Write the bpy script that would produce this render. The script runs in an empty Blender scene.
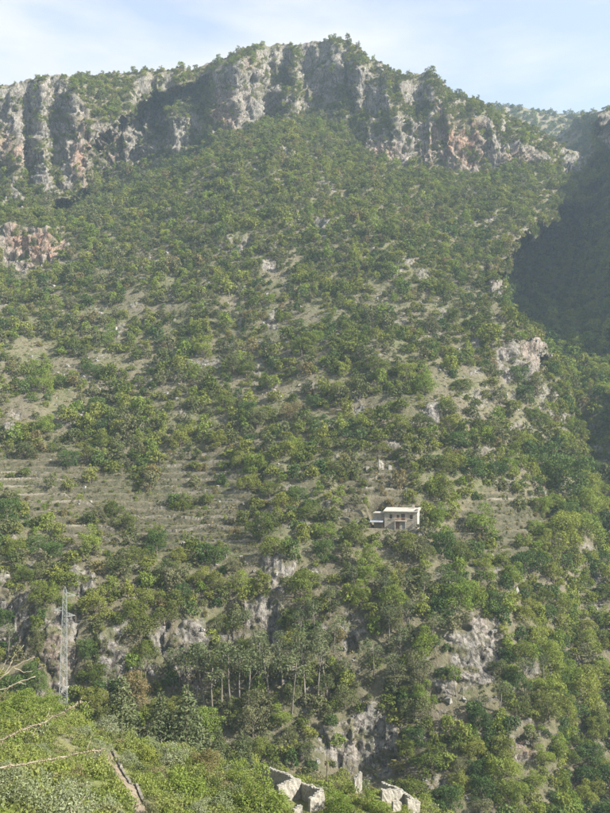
import bpy, math, random
import numpy as np
from mathutils import Vector, Matrix

# ------------------------------------------------------------------ camera, sky, sun, exposure
SC = bpy.context.scene
COL = SC.collection
F = 791.0                      # focal length in photo pixels (photo 610 x 813)
PITCH = math.radians(3.0)
cam_d = bpy.data.cameras.new('camera')
cam_d.sensor_fit = 'VERTICAL'
cam_d.angle = 2 * math.atan(406.5 / F)
cam_d.clip_start = 0.1
cam_d.clip_end = 20000
cam = bpy.data.objects.new('camera', cam_d)
COL.objects.link(cam)
cam.location = (0, 0, 0)
cam.rotation_euler = (math.radians(90) + PITCH, 0, 0)
SC.camera = cam

SUN_EL = math.radians(36)
SUN_AZ = math.radians(113)      # clockwise from the view direction (+Y): from the right
sun_dir = Vector((math.sin(SUN_AZ) * math.cos(SUN_EL), math.cos(SUN_AZ) * math.cos(SUN_EL), math.sin(SUN_EL)))
sun_d = bpy.data.lights.new('sun', 'SUN')
sun_d.energy = 5.0
sun_d.angle = math.radians(0.6)
sun_d.color = (1.0, 0.945, 0.84)
sun = bpy.data.objects.new('sun', sun_d)
COL.objects.link(sun)
sun.rotation_euler = sun_dir.to_track_quat('Z', 'Y').to_euler()
sun.location = sun_dir * 500

W = bpy.data.worlds.new('World')
SC.world = W
W.use_nodes = True
wn, wl = W.node_tree.nodes, W.node_tree.links
wn.clear()
sky = wn.new('ShaderNodeTexSky')
sky.sky_type = 'NISHITA'
sky.sun_disc = False
sky.sun_elevation = SUN_EL
sky.sun_rotation = SUN_AZ
sky.air_density = 1.0
sky.dust_density = 1.2
sky.ozone_density = 1.0
tc = wn.new('ShaderNodeTexCoord')
mp = wn.new('ShaderNodeMapping')
mp.inputs['Scale'].default_value = (1.6, 1.6, 5.0)
mp.inputs['Location'].default_value = (5.1, 2.0, 0.3)
nz = wn.new('ShaderNodeTexNoise')
nz.inputs['Scale'].default_value = 1.7
nz.inputs['Detail'].default_value = 7
nz.inputs['Roughness'].default_value = 0.52
rp = wn.new('ShaderNodeValToRGB')
rp.color_ramp.elements[0].position = 0.42
rp.color_ramp.elements[1].position = 0.60
mx = wn.new('ShaderNodeMix')
mx.data_type = 'RGBA'
mx.inputs['B'].default_value = (3.05, 3.1, 3.2, 1)
mfac = wn.new('ShaderNodeMath')
mfac.operation = 'MULTIPLY_ADD'
mfac.inputs[1].default_value = 0.58
mfac.inputs[2].default_value = 0.40
bg = wn.new('ShaderNodeBackground')
bg.inputs['Strength'].default_value = 0.1
wo = wn.new('ShaderNodeOutputWorld')
wl.new(tc.outputs['Generated'], mp.inputs['Vector'])
wl.new(mp.outputs['Vector'], nz.inputs['Vector'])
wl.new(nz.outputs['Fac'], rp.inputs['Fac'])
wl.new(rp.outputs['Color'], mfac.inputs[0])
wl.new(mfac.outputs[0], mx.inputs['Factor'])
wl.new(sky.outputs['Color'], mx.inputs['A'])
wl.new(mx.outputs['Result'], bg.inputs['Color'])
wl.new(bg.outputs['Background'], wo.inputs['Surface'])

SC.view_settings.view_transform = 'Standard'
SC.view_settings.look = 'None'
SC.view_settings.gamma = 1
SC.view_settings.use_curve_mapping = False
SC.view_settings.exposure = 1.6
SC.render.engine = 'CYCLES'
cy = SC.cycles
cy.max_bounces = 5
cy.diffuse_bounces = 3
cy.glossy_bounces = 1
cy.transmission_bounces = 3
cy.transparent_max_bounces = 4
cy.volume_bounces = 1
cy.caustics_reflective = False
cy.caustics_refractive = False
cy.use_denoising = True
try:
    cy.denoiser = 'OPENIMAGEDENOISE'
    cy.denoising_input_passes = 'RGB_ALBEDO_NORMAL'
    cy.denoising_prefilter = 'NONE'
except Exception:
    pass
HAZE_DENSITY = 0.00016

RNG = np.random.default_rng(11)
random.seed(5)
CP, SP = math.cos(PITCH), math.sin(PITCH)


def ray(u, v):
    """direction of a photo pixel as (x per metre forward, z per metre forward)"""
    a = (np.asarray(u, float) - 305) / F
    b = (406.5 - np.asarray(v, float)) / F
    den = CP - b * SP
    return a / den, (SP + b * CP) / den


def at(u, v, Y):
    ax, e = ray(u, v)
    return Vector((float(ax) * Y, Y, float(e) * Y))


def project(p):
    x, y, z = p[..., 0], p[..., 1], p[..., 2]
    d = y * CP + z * SP
    return 305 + F * x / d, 406.5 - F * (-y * SP + z * CP) / d


# ------------------------------------------------------------------ noise
def _hash(ix, iy, iz, seed):
    h = (ix.astype(np.uint32) * np.uint32(374761393) + iy.astype(np.uint32) * np.uint32(668265263)
         + iz.astype(np.uint32) * np.uint32(2246822519) + np.uint32((seed * 3266489917) & 0xffffffff))
    h = (h ^ (h >> np.uint32(13))) * np.uint32(1274126177)
    h = (h ^ (h >> np.uint32(16))) * np.uint32(2246822519)
    return (h ^ (h >> np.uint32(15))).astype(np.float64) / 4294967295.0


def vnoise(p, seed=0):
    f = np.floor(p)
    i = f.astype(np.int64)
    t = p - f
    t = t * t * t * (t * (t * 6 - 15) + 10)
    out = 0
    for dx in (0, 1):
        wx = t[..., 0] if dx else 1 - t[..., 0]
        for dy in (0, 1):
            wy = t[..., 1] if dy else 1 - t[..., 1]
            for dz in (0, 1):
                wz = t[..., 2] if dz else 1 - t[..., 2]
                out = out + wx * wy * wz * _hash(i[..., 0] + dx, i[..., 1] + dy, i[..., 2] + dz, seed)
    return out * 2 - 1


def fbm(p, octaves=4, seed=0, gain=0.5):
    a, s, n = 1.0, 0.0, 0.0
    for k in range(octaves):
        s = s + a * vnoise(p * (2.03 ** k) + 17.3 * k, seed + k)
        n += a
        a *= gain
    return s / n


def ridged(p, octaves=3, seed=0):
    a, s, n = 1.0, 0.0, 0.0
    for k in range(octaves):
        s = s + a * (1 - 2 * np.abs(vnoise(p * (2.03 ** k) + 9.1 * k, seed + k)))
        n += a
        a *= 0.5
    return s / n


def cells(p, seed=0):
    """random constant per Voronoi cell and the distance to it"""
    i = np.floor(p).astype(np.int64)
    best = np.full(p.shape[:-1], 9.0)
    val = np.zeros(p.shape[:-1])
    for dx in (-1, 0, 1):
        for dy in (-1, 0, 1):
            for dz in (-1, 0, 1):
                c = i + np.array([dx, dy, dz])
                h1 = _hash(c[..., 0], c[..., 1], c[..., 2], seed)
                h2 = _hash(c[..., 0], c[..., 1], c[..., 2], seed + 7)
                h3 = _hash(c[..., 0], c[..., 1], c[..., 2], seed + 13)
                d = ((c[..., 0] + h1 - p[..., 0]) ** 2 + (c[..., 1] + h2 - p[..., 1]) ** 2 + (c[..., 2] + h3 - p[..., 2]) ** 2)
                m = d < best
                best = np.where(m, d, best)
                val = np.where(m, (h1 * 7.3 + h2 * 3.1 + h3 * 5.7) % 1.0, val)
    return val, np.sqrt(best)


def sstep(a, b, x):
    t = np.clip((x - a) / (b - a), 0, 1)
    return t * t * (3 - 2 * t)


def poly_sdf(u, v, poly):
    """signed distance to a polygon, positive inside"""
    P = np.array(poly, float)
    d = np.full(u.shape, 1e9)
    inside = np.zeros(u.shape, bool)
    n = len(P)
    for k in range(n):
        x0, y0 = P[k]
        x1, y1 = P[(k + 1) % n]
        ex, ey = x1 - x0, y1 - y0
        wx, wy = u - x0, v - y0
        t = np.clip((wx * ex + wy * ey) / (ex * ex + ey * ey + 1e-9), 0, 1)
        d = np.minimum(d, np.hypot(wx - ex * t, wy - ey * t))
        c = ((y0 <= v) & (y1 > v)) | ((y1 <= v) & (y0 > v))
        with np.errstate(divide='ignore', invalid='ignore'):
            xi = x0 + (v - y0) / (y1 - y0 + 1e-12) * ex
        inside ^= c & (u < xi)
    return np.where(inside, d, -d)


def smooth1d(x, y, xq):
    """interpolation through control points with eased slopes (monotone cubic)"""
    x = np.asarray(x, float)
    y = np.asarray(y, float)
    h = np.diff(x)
    s = np.diff(y) / h
    m = np.zeros_like(y)
    m[1:-1] = np.where(s[:-1] * s[1:] > 0, 2 * s[:-1] * s[1:] / (s[:-1] + s[1:] + 1e-12), 0)
    m[0], m[-1] = s[0], s[-1]
    k = np.clip(np.searchsorted(x, xq) - 1, 0, len(x) - 2)
    t = (xq - x[k]) / h[k]
    t2, t3 = t * t, t * t * t
    return ((2 * t3 - 3 * t2 + 1) * y[k] + (t3 - 2 * t2 + t) * h[k] * m[k] + (-2 * t3 + 3 * t2) * y[k + 1] + (t3 - t2) * h[k] * m[k + 1])


# ------------------------------------------------------------------ materials
def mat(name):
    m = bpy.data.materials.new(name)
    m.use_nodes = True
    m.node_tree.nodes.clear()
    return m, m.node_tree.nodes, m.node_tree.links


def ramp(n, stops):
    r = n.new('ShaderNodeValToRGB')
    e = r.color_ramp.elements
    while len(e) < len(stops):
        e.new(0.5)
    for k, (p, c) in enumerate(stops):
        e[k].position = p
        e[k].color = (*c, 1)
    return r


def noise_node(n, l, vec, scale, detail=4, rough=0.55):
    t = n.new('ShaderNodeTexNoise')
    t.inputs['Scale'].default_value = scale
    t.inputs['Detail'].default_value = detail
    t.inputs['Roughness'].default_value = rough
    l.new(vec, t.inputs['Vector'])
    return t


def mixc(n, l, fac, a, b, mode='MIX'):
    m = n.new('ShaderNodeMix')
    m.data_type = 'RGBA'
    m.blend_type = mode
    for sock, val in (('Factor', fac), ('A', a), ('B', b)):
        if isinstance(val, (int, float)):
            m.inputs[sock].default_value = val
        elif isinstance(val, tuple):
            m.inputs[sock].default_value = (*val, 1)
        else:
            l.new(val, m.inputs[sock])
    return m.outputs['Result']


def attr(n, name):
    a = n.new('ShaderNodeAttribute')
    a.attribute_name = name
    return a.outputs['Fac']


def finish(n, l, color, rough=0.9, bump=None, bump_d=0.3, bump_s=0.6):
    b = n.new('ShaderNodeBsdfPrincipled')
    if isinstance(color, tuple):
        b.inputs['Base Color'].default_value = (*color, 1)
    else:
        l.new(color, b.inputs['Base Color'])
    b.inputs['Roughness'].default_value = rough
    b.inputs['Specular IOR Level'].default_value = 0.2
    if bump is not None:
        bp = n.new('ShaderNodeBump')
        bp.inputs['Strength'].default_value = bump_s
        bp.inputs['Distance'].default_value = bump_d
        l.new(bump, bp.inputs['Height'])
        l.new(bp.outputs['Normal'], b.inputs['Normal'])
    o = n.new('ShaderNodeOutputMaterial')
    l.new(b.outputs['BSDF'], o.inputs['Surface'])
    return b


def terrain_material(name, green, dry, soil):
    m, n, l = mat(name)
    geo = n.new('ShaderNodeNewGeometry')
    pos = geo.outputs['Position']
    # ground cover
    n1 = noise_node(n, l, pos, 0.055, 6, 0.6)
    n2 = noise_node(n, l, pos, 0.7, 5, 0.65)
    r1 = ramp(n, [(0.40, (0, 0, 0)), (0.62, (1, 1, 1))])
    l.new(n1.outputs['Fac'], r1.inputs['Fac'])
    r2 = ramp(n, [(0.38, (0, 0, 0)), (0.66, (1, 1, 1))])
    l.new(n2.outputs['Fac'], r2.inputs['Fac'])
    g = mixc(n, l, r1.outputs['Color'], soil, green)
    g = mixc(n, l, r2.outputs['Color'], g, dry)
    g = mixc(n, l, attr(n, 'dry'), g, mixc(n, l, r2.outputs['Color'], soil, dry))
    # limestone
    mpn = n.new('ShaderNodeMapping')
    mpn.inputs['Scale'].default_value = (1, 1, 0.22)
    l.new(pos, mpn.inputs['Vector'])
    n3 = noise_node(n, l, mpn.outputs['Vector'], 0.22, 8, 0.68)
    n3b = noise_node(n, l, mpn.outputs['Vector'], 1.1, 8, 0.75)
    n3s = n.new('ShaderNodeMath')
    n3s.operation = 'MULTIPLY_ADD'
    n3s.inputs[1].default_value = 0.62
    l.new(n3b.outputs['Fac'], n3s.inputs[0])
    n3h = n.new('ShaderNodeMath')
    n3h.operation = 'MULTIPLY'
    n3h.inputs[1].default_value = 0.38
    l.new(n3.outputs['Fac'], n3h.inputs[0])
    l.new(n3h.outputs[0], n3s.inputs[2])
    rr = ramp(n, [(0.36, (0.05, 0.048, 0.045)), (0.43, (0.125, 0.117, 0.106)), (0.51, (0.212, 0.198, 0.177)), (0.66, (0.315, 0.293, 0.26))])
    l.new(n3s.outputs[0], rr.inputs['Fac'])
    n4 = noise_node(n, l, mpn.outputs['Vector'], 0.11, 5, 0.6)
    ro = ramp(n, [(0.45, (0, 0, 0)), (0.62, (1, 1, 1))])
    l.new(n4.outputs['Fac'], ro.inputs['Fac'])
    of = n.new('ShaderNodeMath')
    of.operation = 'MULTIPLY_ADD'
    of.use_clamp = True
    l.new(attr(n, 'orange'), of.inputs[0])
    of.inputs[1].default_value = 1.0
    sm = n.new('ShaderNodeMath')
    sm.operation = 'MULTIPLY'
    l.new(ro.outputs['Color'], sm.inputs[0])
    sm.inputs[1].default_value = 0.07
    l.new(sm.outputs[0], of.inputs[2])
    wv = n.new('ShaderNodeVectorMath')
    wv.operation = 'MULTIPLY_ADD'
    l.new(n3b.outputs['Color'], wv.inputs[0])
    wv.inputs[1].default_value = (2.6, 2.6, 1.2)
    l.new(mpn.outputs['Vector'], wv.inputs[2])
    crk = None
    for sc_k, wid in ((0.16, 0.05), (0.5, 0.07)):
        ve = n.new('ShaderNodeTexVoronoi')
        ve.feature = 'DISTANCE_TO_EDGE'
        ve.inputs['Scale'].default_value = sc_k
        l.new(wv.outputs['Vector'], ve.inputs['Vector'])
        rc = ramp(n, [(0.0, (0.30, 0.29, 0.28)), (wid, (1, 1, 1))])
        l.new(ve.outputs['Distance'], rc.inputs['Fac'])
        crk = rc.outputs['Color'] if crk is None else mixc(n, l, 1.0, crk, rc.outputs['Color'], 'MULTIPLY')
    stain = mixc(n, l, n3.outputs['Fac'], (0.24, 0.10, 0.05), (0.38, 0.225, 0.145))
    rock = mixc(n, l, of.outputs[0], rr.outputs['Color'], stain)
    rock = mixc(n, l, 1.0, rock, crk, 'MULTIPLY')
    # scrub and lichen on the rock
    n5 = noise_node(n, l, pos, 0.35, 5, 0.6)
    rv = ramp(n, [(0.56, (0, 0, 0)), (0.64, (1, 1, 1))])
    l.new(n5.outputs['Fac'], rv.inputs['Fac'])
    vm = n.new('ShaderNodeMath')
    vm.operation = 'MULTIPLY'
    vm.inputs[1].default_value = 0.55
    l.new(rv.outputs['Color'], vm.inputs[0])
    rock = mixc(n, l, vm.outputs[0], rock, (0.10, 0.105, 0.05))
    g = mixc(n, l, attr(n, 'riser_shade'), g, mixc(n, l, r2.outputs['Color'], (0.05, 0.05, 0.03), (0.10, 0.092, 0.06)))  # riser stone painted extra dark: shadow below the tread edges put into its colour
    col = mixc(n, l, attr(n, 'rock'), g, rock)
    n6 = noise_node(n, l, pos, 1.3, 6, 0.7)
    finish(n, l, col, 0.95, n6.outputs['Fac'], 0.8, 1.0)
    return m


def simple_material(name, c1, c2, scale, rough=0.85, bump_d=0.05, detail=5, stretch=(1, 1, 1), lo=0.35, hi=0.65):
    m, n, l = mat(name)
    geo = n.new('ShaderNodeNewGeometry')
    mpn = n.new('ShaderNodeMapping')
    mpn.inputs['Scale'].default_value = stretch
    l.new(geo.outputs['Position'], mpn.inputs['Vector'])
    t = noise_node(n, l, mpn.outputs['Vector'], scale, detail, 0.62)
    r = ramp(n, [(lo, c1), (hi, c2)])
    l.new(t.outputs['Fac'], r.inputs['Fac'])
    finish(n, l, r.outputs['Color'], rough, t.outputs['Fac'], bump_d)
    return m


def masonry_material(name, c1, c2, c3, scale):
    m, n, l = mat(name)
    geo = n.new('ShaderNodeNewGeometry')
    mpn = n.new('ShaderNodeMapping')
    mpn.inputs['Scale'].default_value = (1, 1, 1.7)
    l.new(geo.outputs['Position'], mpn.inputs['Vector'])
    vo = n.new('ShaderNodeTexVoronoi')
    vo.inputs['Scale'].default_value = scale
    l.new(mpn.outputs['Vector'], vo.inputs['Vector'])
    ve = n.new('ShaderNodeTexVoronoi')
    ve.feature = 'DISTANCE_TO_EDGE'
    ve.inputs['Scale'].default_value = scale
    l.new(mpn.outputs['Vector'], ve.inputs['Vector'])
    sep = n.new('ShaderNodeSeparateColor')
    l.new(vo.outputs['Color'], sep.inputs['Color'])
    r = ramp(n, [(0.0, c1), (0.5, c2), (1.0, c3)])
    l.new(sep.outputs['Red'], r.inputs['Fac'])
    re = ramp(n, [(0.0, (0, 0, 0)), (0.09, (1, 1, 1))])
    l.new(ve.outputs['Distance'], re.inputs['Fac'])
    t = noise_node(n, l, geo.outputs['Position'], 0.9, 5)
    c = mixc(n, l, re.outputs['Color'], (c1[0] * 0.6, c1[1] * 0.6, c1[2] * 0.6), r.outputs['Color'])
    c = mixc(n, l, 0.35, c, mixc(n, l, t.outputs['Fac'], c1, c3))
    finish(n, l, c, 0.92, re.outputs['Color'], 0.04)
    return m


def leaf_material(name, stops, trans=0.28):
    m, n, l = mat(name)
    oi = n.new('ShaderNodeObjectInfo')
    r = ramp(n, stops)
    l.new(oi.outputs['Random'], r.inputs['Fac'])
    t = n.new('ShaderNodeAttribute')
    t.attribute_name = 'tint'
    mul = n.new('ShaderNodeVectorMath')
    mul.operation = 'SCALE'
    l.new(r.outputs['Color'], mul.inputs[0])
    l.new(t.outputs['Fac'], mul.inputs['Scale'])
    d = n.new('ShaderNodeBsdfDiffuse')
    l.new(mul.outputs['Vector'], d.inputs['Color'])
    tr = n.new('ShaderNodeBsdfTranslucent')
    warm = mixc(n, l, 1.0, mul.outputs['Vector'], (1.25, 1.25, 0.6), 'MULTIPLY')
    l.new(warm, tr.inputs['Color'])
    ms = n.new('ShaderNodeMixShader')
    ms.inputs[0].default_value = trans
    l.new(d.outputs[0], ms.inputs[1])
    l.new(tr.outputs[0], ms.inputs[2])
    o = n.new('ShaderNodeOutputMaterial')
    l.new(ms.outputs[0], o.inputs['Surface'])
    return m


M = {}
M['mountain'] = terrain_material('limestone_mountain_ground', (0.07, 0.088, 0.03), (0.15, 0.132, 0.085), (0.115, 0.10, 0.072))
M['near'] = terrain_material('scrub_hillside_ground', (0.11, 0.16, 0.035), (0.20, 0.21, 0.07), (0.19, 0.16, 0.09))
M['loose'] = simple_material('loose_limestone', (0.13, 0.125, 0.115), (0.29, 0.275, 0.25), 0.9, 0.95, 0.1)
M['ground'] = simple_material('river_ground', (0.12, 0.12, 0.07), (0.26, 0.24, 0.19), 0.05)
M['oak'] = leaf_material('leaf_oak_green', [(0.0, (0.070, 0.092, 0.024)), (0.35, (0.115, 0.138, 0.034)), (0.7, (0.165, 0.175, 0.044)), (1.0, (0.090, 0.108, 0.036))], 0.2)
M['fresh'] = leaf_material('leaf_fresh_green', [(0.0, (0.125, 0.175, 0.038)), (0.5, (0.158, 0.198, 0.045)), (1.0, (0.188, 0.208, 0.05))], 0.28)
M['dusky'] = leaf_material('leaf_dusky_green', [(0.0, (0.075, 0.090, 0.036)), (0.5, (0.100, 0.112, 0.046)), (1.0, (0.125, 0.125, 0.066))], 0.15)
M['rust'] = leaf_material('leaf_rusty', [(0.0, (0.15, 0.13, 0.06)), (0.5, (0.175, 0.14, 0.07)), (1.0, (0.16, 0.15, 0.06))], 0.25)
M['deep'] = leaf_material('leaf_deep_green', [(0.0, (0.045, 0.075, 0.026)), (0.5, (0.062, 0.098, 0.032)), (1.0, (0.085, 0.120, 0.038))], 0.18)
M['olive'] = leaf_material('leaf_olive_grey', [(0.0, (0.14, 0.165, 0.085)), (0.5, (0.18, 0.20, 0.115)), (1.0, (0.20, 0.215, 0.135))], 0.2)
M['pine'] = leaf_material('needle_pine', [(0.0, (0.075, 0.095, 0.045)), (0.5, (0.098, 0.118, 0.056)), (1.0, (0.12, 0.135, 0.07))], 0.15)
M['conifer'] = leaf_material('needle_conifer', [(0.0, (0.085, 0.105, 0.052)), (0.5, (0.105, 0.122, 0.06)), (1.0, (0.12, 0.135, 0.07))], 0.15)
M['scrub'] = leaf_material('leaf_scrub', [(0.0, (0.10, 0.125, 0.04)), (0.3, (0.16, 0.19, 0.055)), (0.7, (0.205, 0.23, 0.07)), (0.88, (0.18, 0.18, 0.085)), (1.0, (0.20, 0.165, 0.09))], 0.35)
M['tuft'] = leaf_material('leaf_hill_shrub', [(0.0, (0.08, 0.10, 0.03)), (0.5, (0.13, 0.145, 0.05)), (0.8, (0.18, 0.16, 0.08)), (1.0, (0.22, 0.19, 0.10))], 0.25)
M['bark'] = simple_material('bark_brown', (0.07, 0.055, 0.04), (0.17, 0.14, 0.11), 3.0, 0.95, 0.05, stretch=(1, 1, 0.3))
M['pinebark'] = simple_material('bark_pine', (0.085, 0.075, 0.06), (0.17, 0.15, 0.125), 2.0, 0.95, 0.05, stretch=(1, 1, 0.3))
M['deadwood'] = simple_material('dead_bleached_wood', (0.20, 0.17, 0.125), (0.40, 0.355, 0.28), 9.0, 0.9, 0.01)
M['dryleaf'] = simple_material('dry_leaf_tan', (0.14, 0.11, 0.07), (0.30, 0.245, 0.17), 22.0, 0.9, 0.0)
M['stone'] = masonry_material('house_stone', (0.22, 0.19, 0.15), (0.31, 0.275, 0.215), (0.40, 0.36, 0.29), 2.6)
M['ruin'] = masonry_material('ruin_stone', (0.20, 0.185, 0.155), (0.29, 0.27, 0.23), (0.38, 0.355, 0.31), 3.2)
M['drystone'] = masonry_material('dry_stone', (0.11, 0.098, 0.075), (0.18, 0.163, 0.127), (0.27, 0.248, 0.20), 3.5)
M['roof'] = simple_material('roof_screed', (0.27, 0.245, 0.21), (0.37, 0.34, 0.295), 0.9, 0.9, 0.02)
M['plaster'] = simple_material('plaster_pale', (0.29, 0.265, 0.225), (0.38, 0.35, 0.30), 1.3, 0.9, 0.02)
M['wood'] = simple_material('weathered_wood', (0.16, 0.09, 0.06), (0.26, 0.16, 0.11), 4.0, 0.8, 0.01)
M['railing'] = simple_material('rust_red_paint', (0.30, 0.15, 0.11), (0.42, 0.25, 0.19), 3.0, 0.7, 0.01)
M['glass'] = simple_material('dark_glass', (0.03, 0.035, 0.04), (0.05, 0.055, 0.06), 1.0, 0.15, 0.0)
M['tin'] = simple_material('grey_tin', (0.16, 0.17, 0.19), (0.28, 0.29, 0.31), 2.0, 0.5, 0.01)
M['steel'] = simple_material('galvanised_steel', (0.17, 0.185, 0.18), (0.25, 0.265, 0.255), 1.5, 0.55, 0.0)
M['ceramic'] = simple_material('insulator_ceramic', (0.10, 0.06, 0.05), (0.16, 0.10, 0.08), 3.0, 0.3, 0.0)
M['path'] = simple_material('dirt_path', (0.14, 0.11, 0.08), (0.23, 0.19, 0.135), 1.4, 0.95, 0.08)
M['interior'] = simple_material('ruin_earth', (0.16, 0.15, 0.09), (0.27, 0.24, 0.16), 0.8, 0.95, 0.1)


# ------------------------------------------------------------------ object helpers
def mesh_from(name, verts, faces, mats=(), face_mat=None, smooth=False):
    me = bpy.data.meshes.new(name)
    me.from_pydata([tuple(v) for v in verts], [], [tuple(f) for f in faces])
    for k in mats:
        me.materials.append(k)
    if face_mat is not None:
        me.polygons.foreach_set('material_index', np.asarray(face_mat, np.int32))
    if smooth:
        me.polygons.foreach_set('use_smooth', np.ones(len(me.polygons), bool))
    me.update()
    return me


def quad_mesh(name, verts, quads, mats, smooth=False):
    """fast mesh of quads from numpy arrays"""
    me = bpy.data.meshes.new(name)
    nv, nq = len(verts), len(quads)
    me.vertices.add(nv)
    me.vertices.foreach_set('co', np.asarray(verts, np.float32).ravel())
    me.loops.add(nq * 4)
    me.loops.foreach_set('vertex_index', np.asarray(quads, np.int32).ravel())
    me.polygons.add(nq)
    me.polygons.foreach_set('loop_start', np.arange(0, nq * 4, 4, dtype=np.int32))
    if smooth:
        me.polygons.foreach_set('use_smooth', np.ones(nq, bool))
    for k in mats:
        me.materials.append(k)
    me.update(calc_edges=True)
    return me


def set_attr(me, name, vals):
    a = me.attributes.new(name, 'FLOAT', 'POINT')
    a.data.foreach_set('value', np.asarray(vals, np.float32).ravel())


def link(name, me, parent=None):
    o = bpy.data.objects.new(name, me)
    COL.objects.link(o)
    if parent is not None:
        o.parent = parent
    return o


def tag(o, label, cat, group=None):
    o['label'] = label
    o['category'] = cat
    if group:
        o['group'] = group
    return o


def structure(o):
    o['kind'] = 'structure'
    return o


def empty(name, loc, label, cat, rz=0.0, group=None):
    o = bpy.data.objects.new(name, None)
    COL.objects.link(o)
    o.location = loc
    o.rotation_euler = (0, 0, rz)
    o.empty_display_size = 0.5
    return tag(o, label, cat, group)


class MB:
    """collects boxes, tubes and strips into one mesh"""

    def __init__(s):
        s.v, s.f = [], []

    def box(s, x0, x1, y0, y1, z0, z1):
        b = len(s.v)
        s.v += [(x, y, z) for z in (z0, z1) for x, y in ((x0, y0), (x1, y0), (x1, y1), (x0, y1))]
        s.f += [(b, b + 3, b + 2, b + 1), (b + 4, b + 5, b + 6, b + 7)]
        for k in range(4):
            j = (k + 1) % 4
            s.f.append((b + k, b + j, b + 4 + j, b + 4 + k))
        return s

    def tube(s, pts, radii, n=6, cap=True):
        pts = [Vector(p) for p in pts]
        rings = []
        for i, p in enumerate(pts):
            d = (pts[min(i + 1, len(pts) - 1)] - pts[max(i - 1, 0)]).normalized()
            a = d.orthogonal().normalized() if abs(d.z) > 0.95 else d.cross(Vector((0, 0, 1))).normalized()
            c = d.cross(a)
            b = len(s.v)
            for k in range(n):
                t = 2 * math.pi * k / n
                s.v.append(tuple(p + (a * math.cos(t) + c * math.sin(t)) * radii[i]))
            rings.append(b)
        for r0, r1 in zip(rings, rings[1:]):
            for k in range(n):
                j = (k + 1) % n
                s.f.append((r0 + k, r0 + j, r1 + j, r1 + k))
        if cap:
            s.f.append(tuple(rings[-1] + k for k in range(n)))
            s.f.append(tuple(rings[0] + n - 1 - k for k in range(n)))
        return s

    def bar(s, a, b, t):
        return s.tube([a, b], [t, t], 4)

    def build(s, name, m, parent=None, smooth=False):
        return link(name, mesh_from(name, s.v, s.f, [m], smooth=smooth), parent)


# ------------------------------------------------------------------ main mountain: a sheet of real depth
VB = 885.0
us_out_l = np.arange(-330, -40, 8.0)
us_in = np.arange(-40, 650, 1.15)
us_out_r = np.arange(650, 900, 8.0)
US = np.concatenate([us_out_l, us_in, us_out_r])
NC, NR = len(US), 700
SKY_PTS = [(-340, 92), (-100, 88), (-30, 84), (0, 84), (22, 81), (38, 76), (70, 75), (100, 76), (130, 72), (165, 71), (190, 70), (210, 64),
           (240, 53), (256, 47), (270, 45), (285, 45), (300, 43), (318, 42), (330, 38), (348, 41), (362, 52), (372, 60), (385, 64),
           (398, 71), (412, 76), (430, 73), (440, 82), (455, 91), (470, 98), (490, 108), (515, 122), (540, 134), (565, 148), (583, 157),
           (588.5, 168), (591, 150), (594, 122), (599, 113), (612, 109), (650, 90), (720, 50), (800, 0), (910, -40)]
vs = np.interp(US, *zip(*SKY_PTS))
vs = vs + 2.2 * vnoise(np.stack([US / 9.0, US * 0, US * 0], -1), 3) + 1.0 * vnoise(np.stack([US / 3.0, US * 0, US * 0], -1), 4)
T = np.linspace(0, 1, NR)
UU = np.repeat(US[None, :], NR, 0)
VV = VB + (vs[None, :] - VB) * T[:, None]

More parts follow.
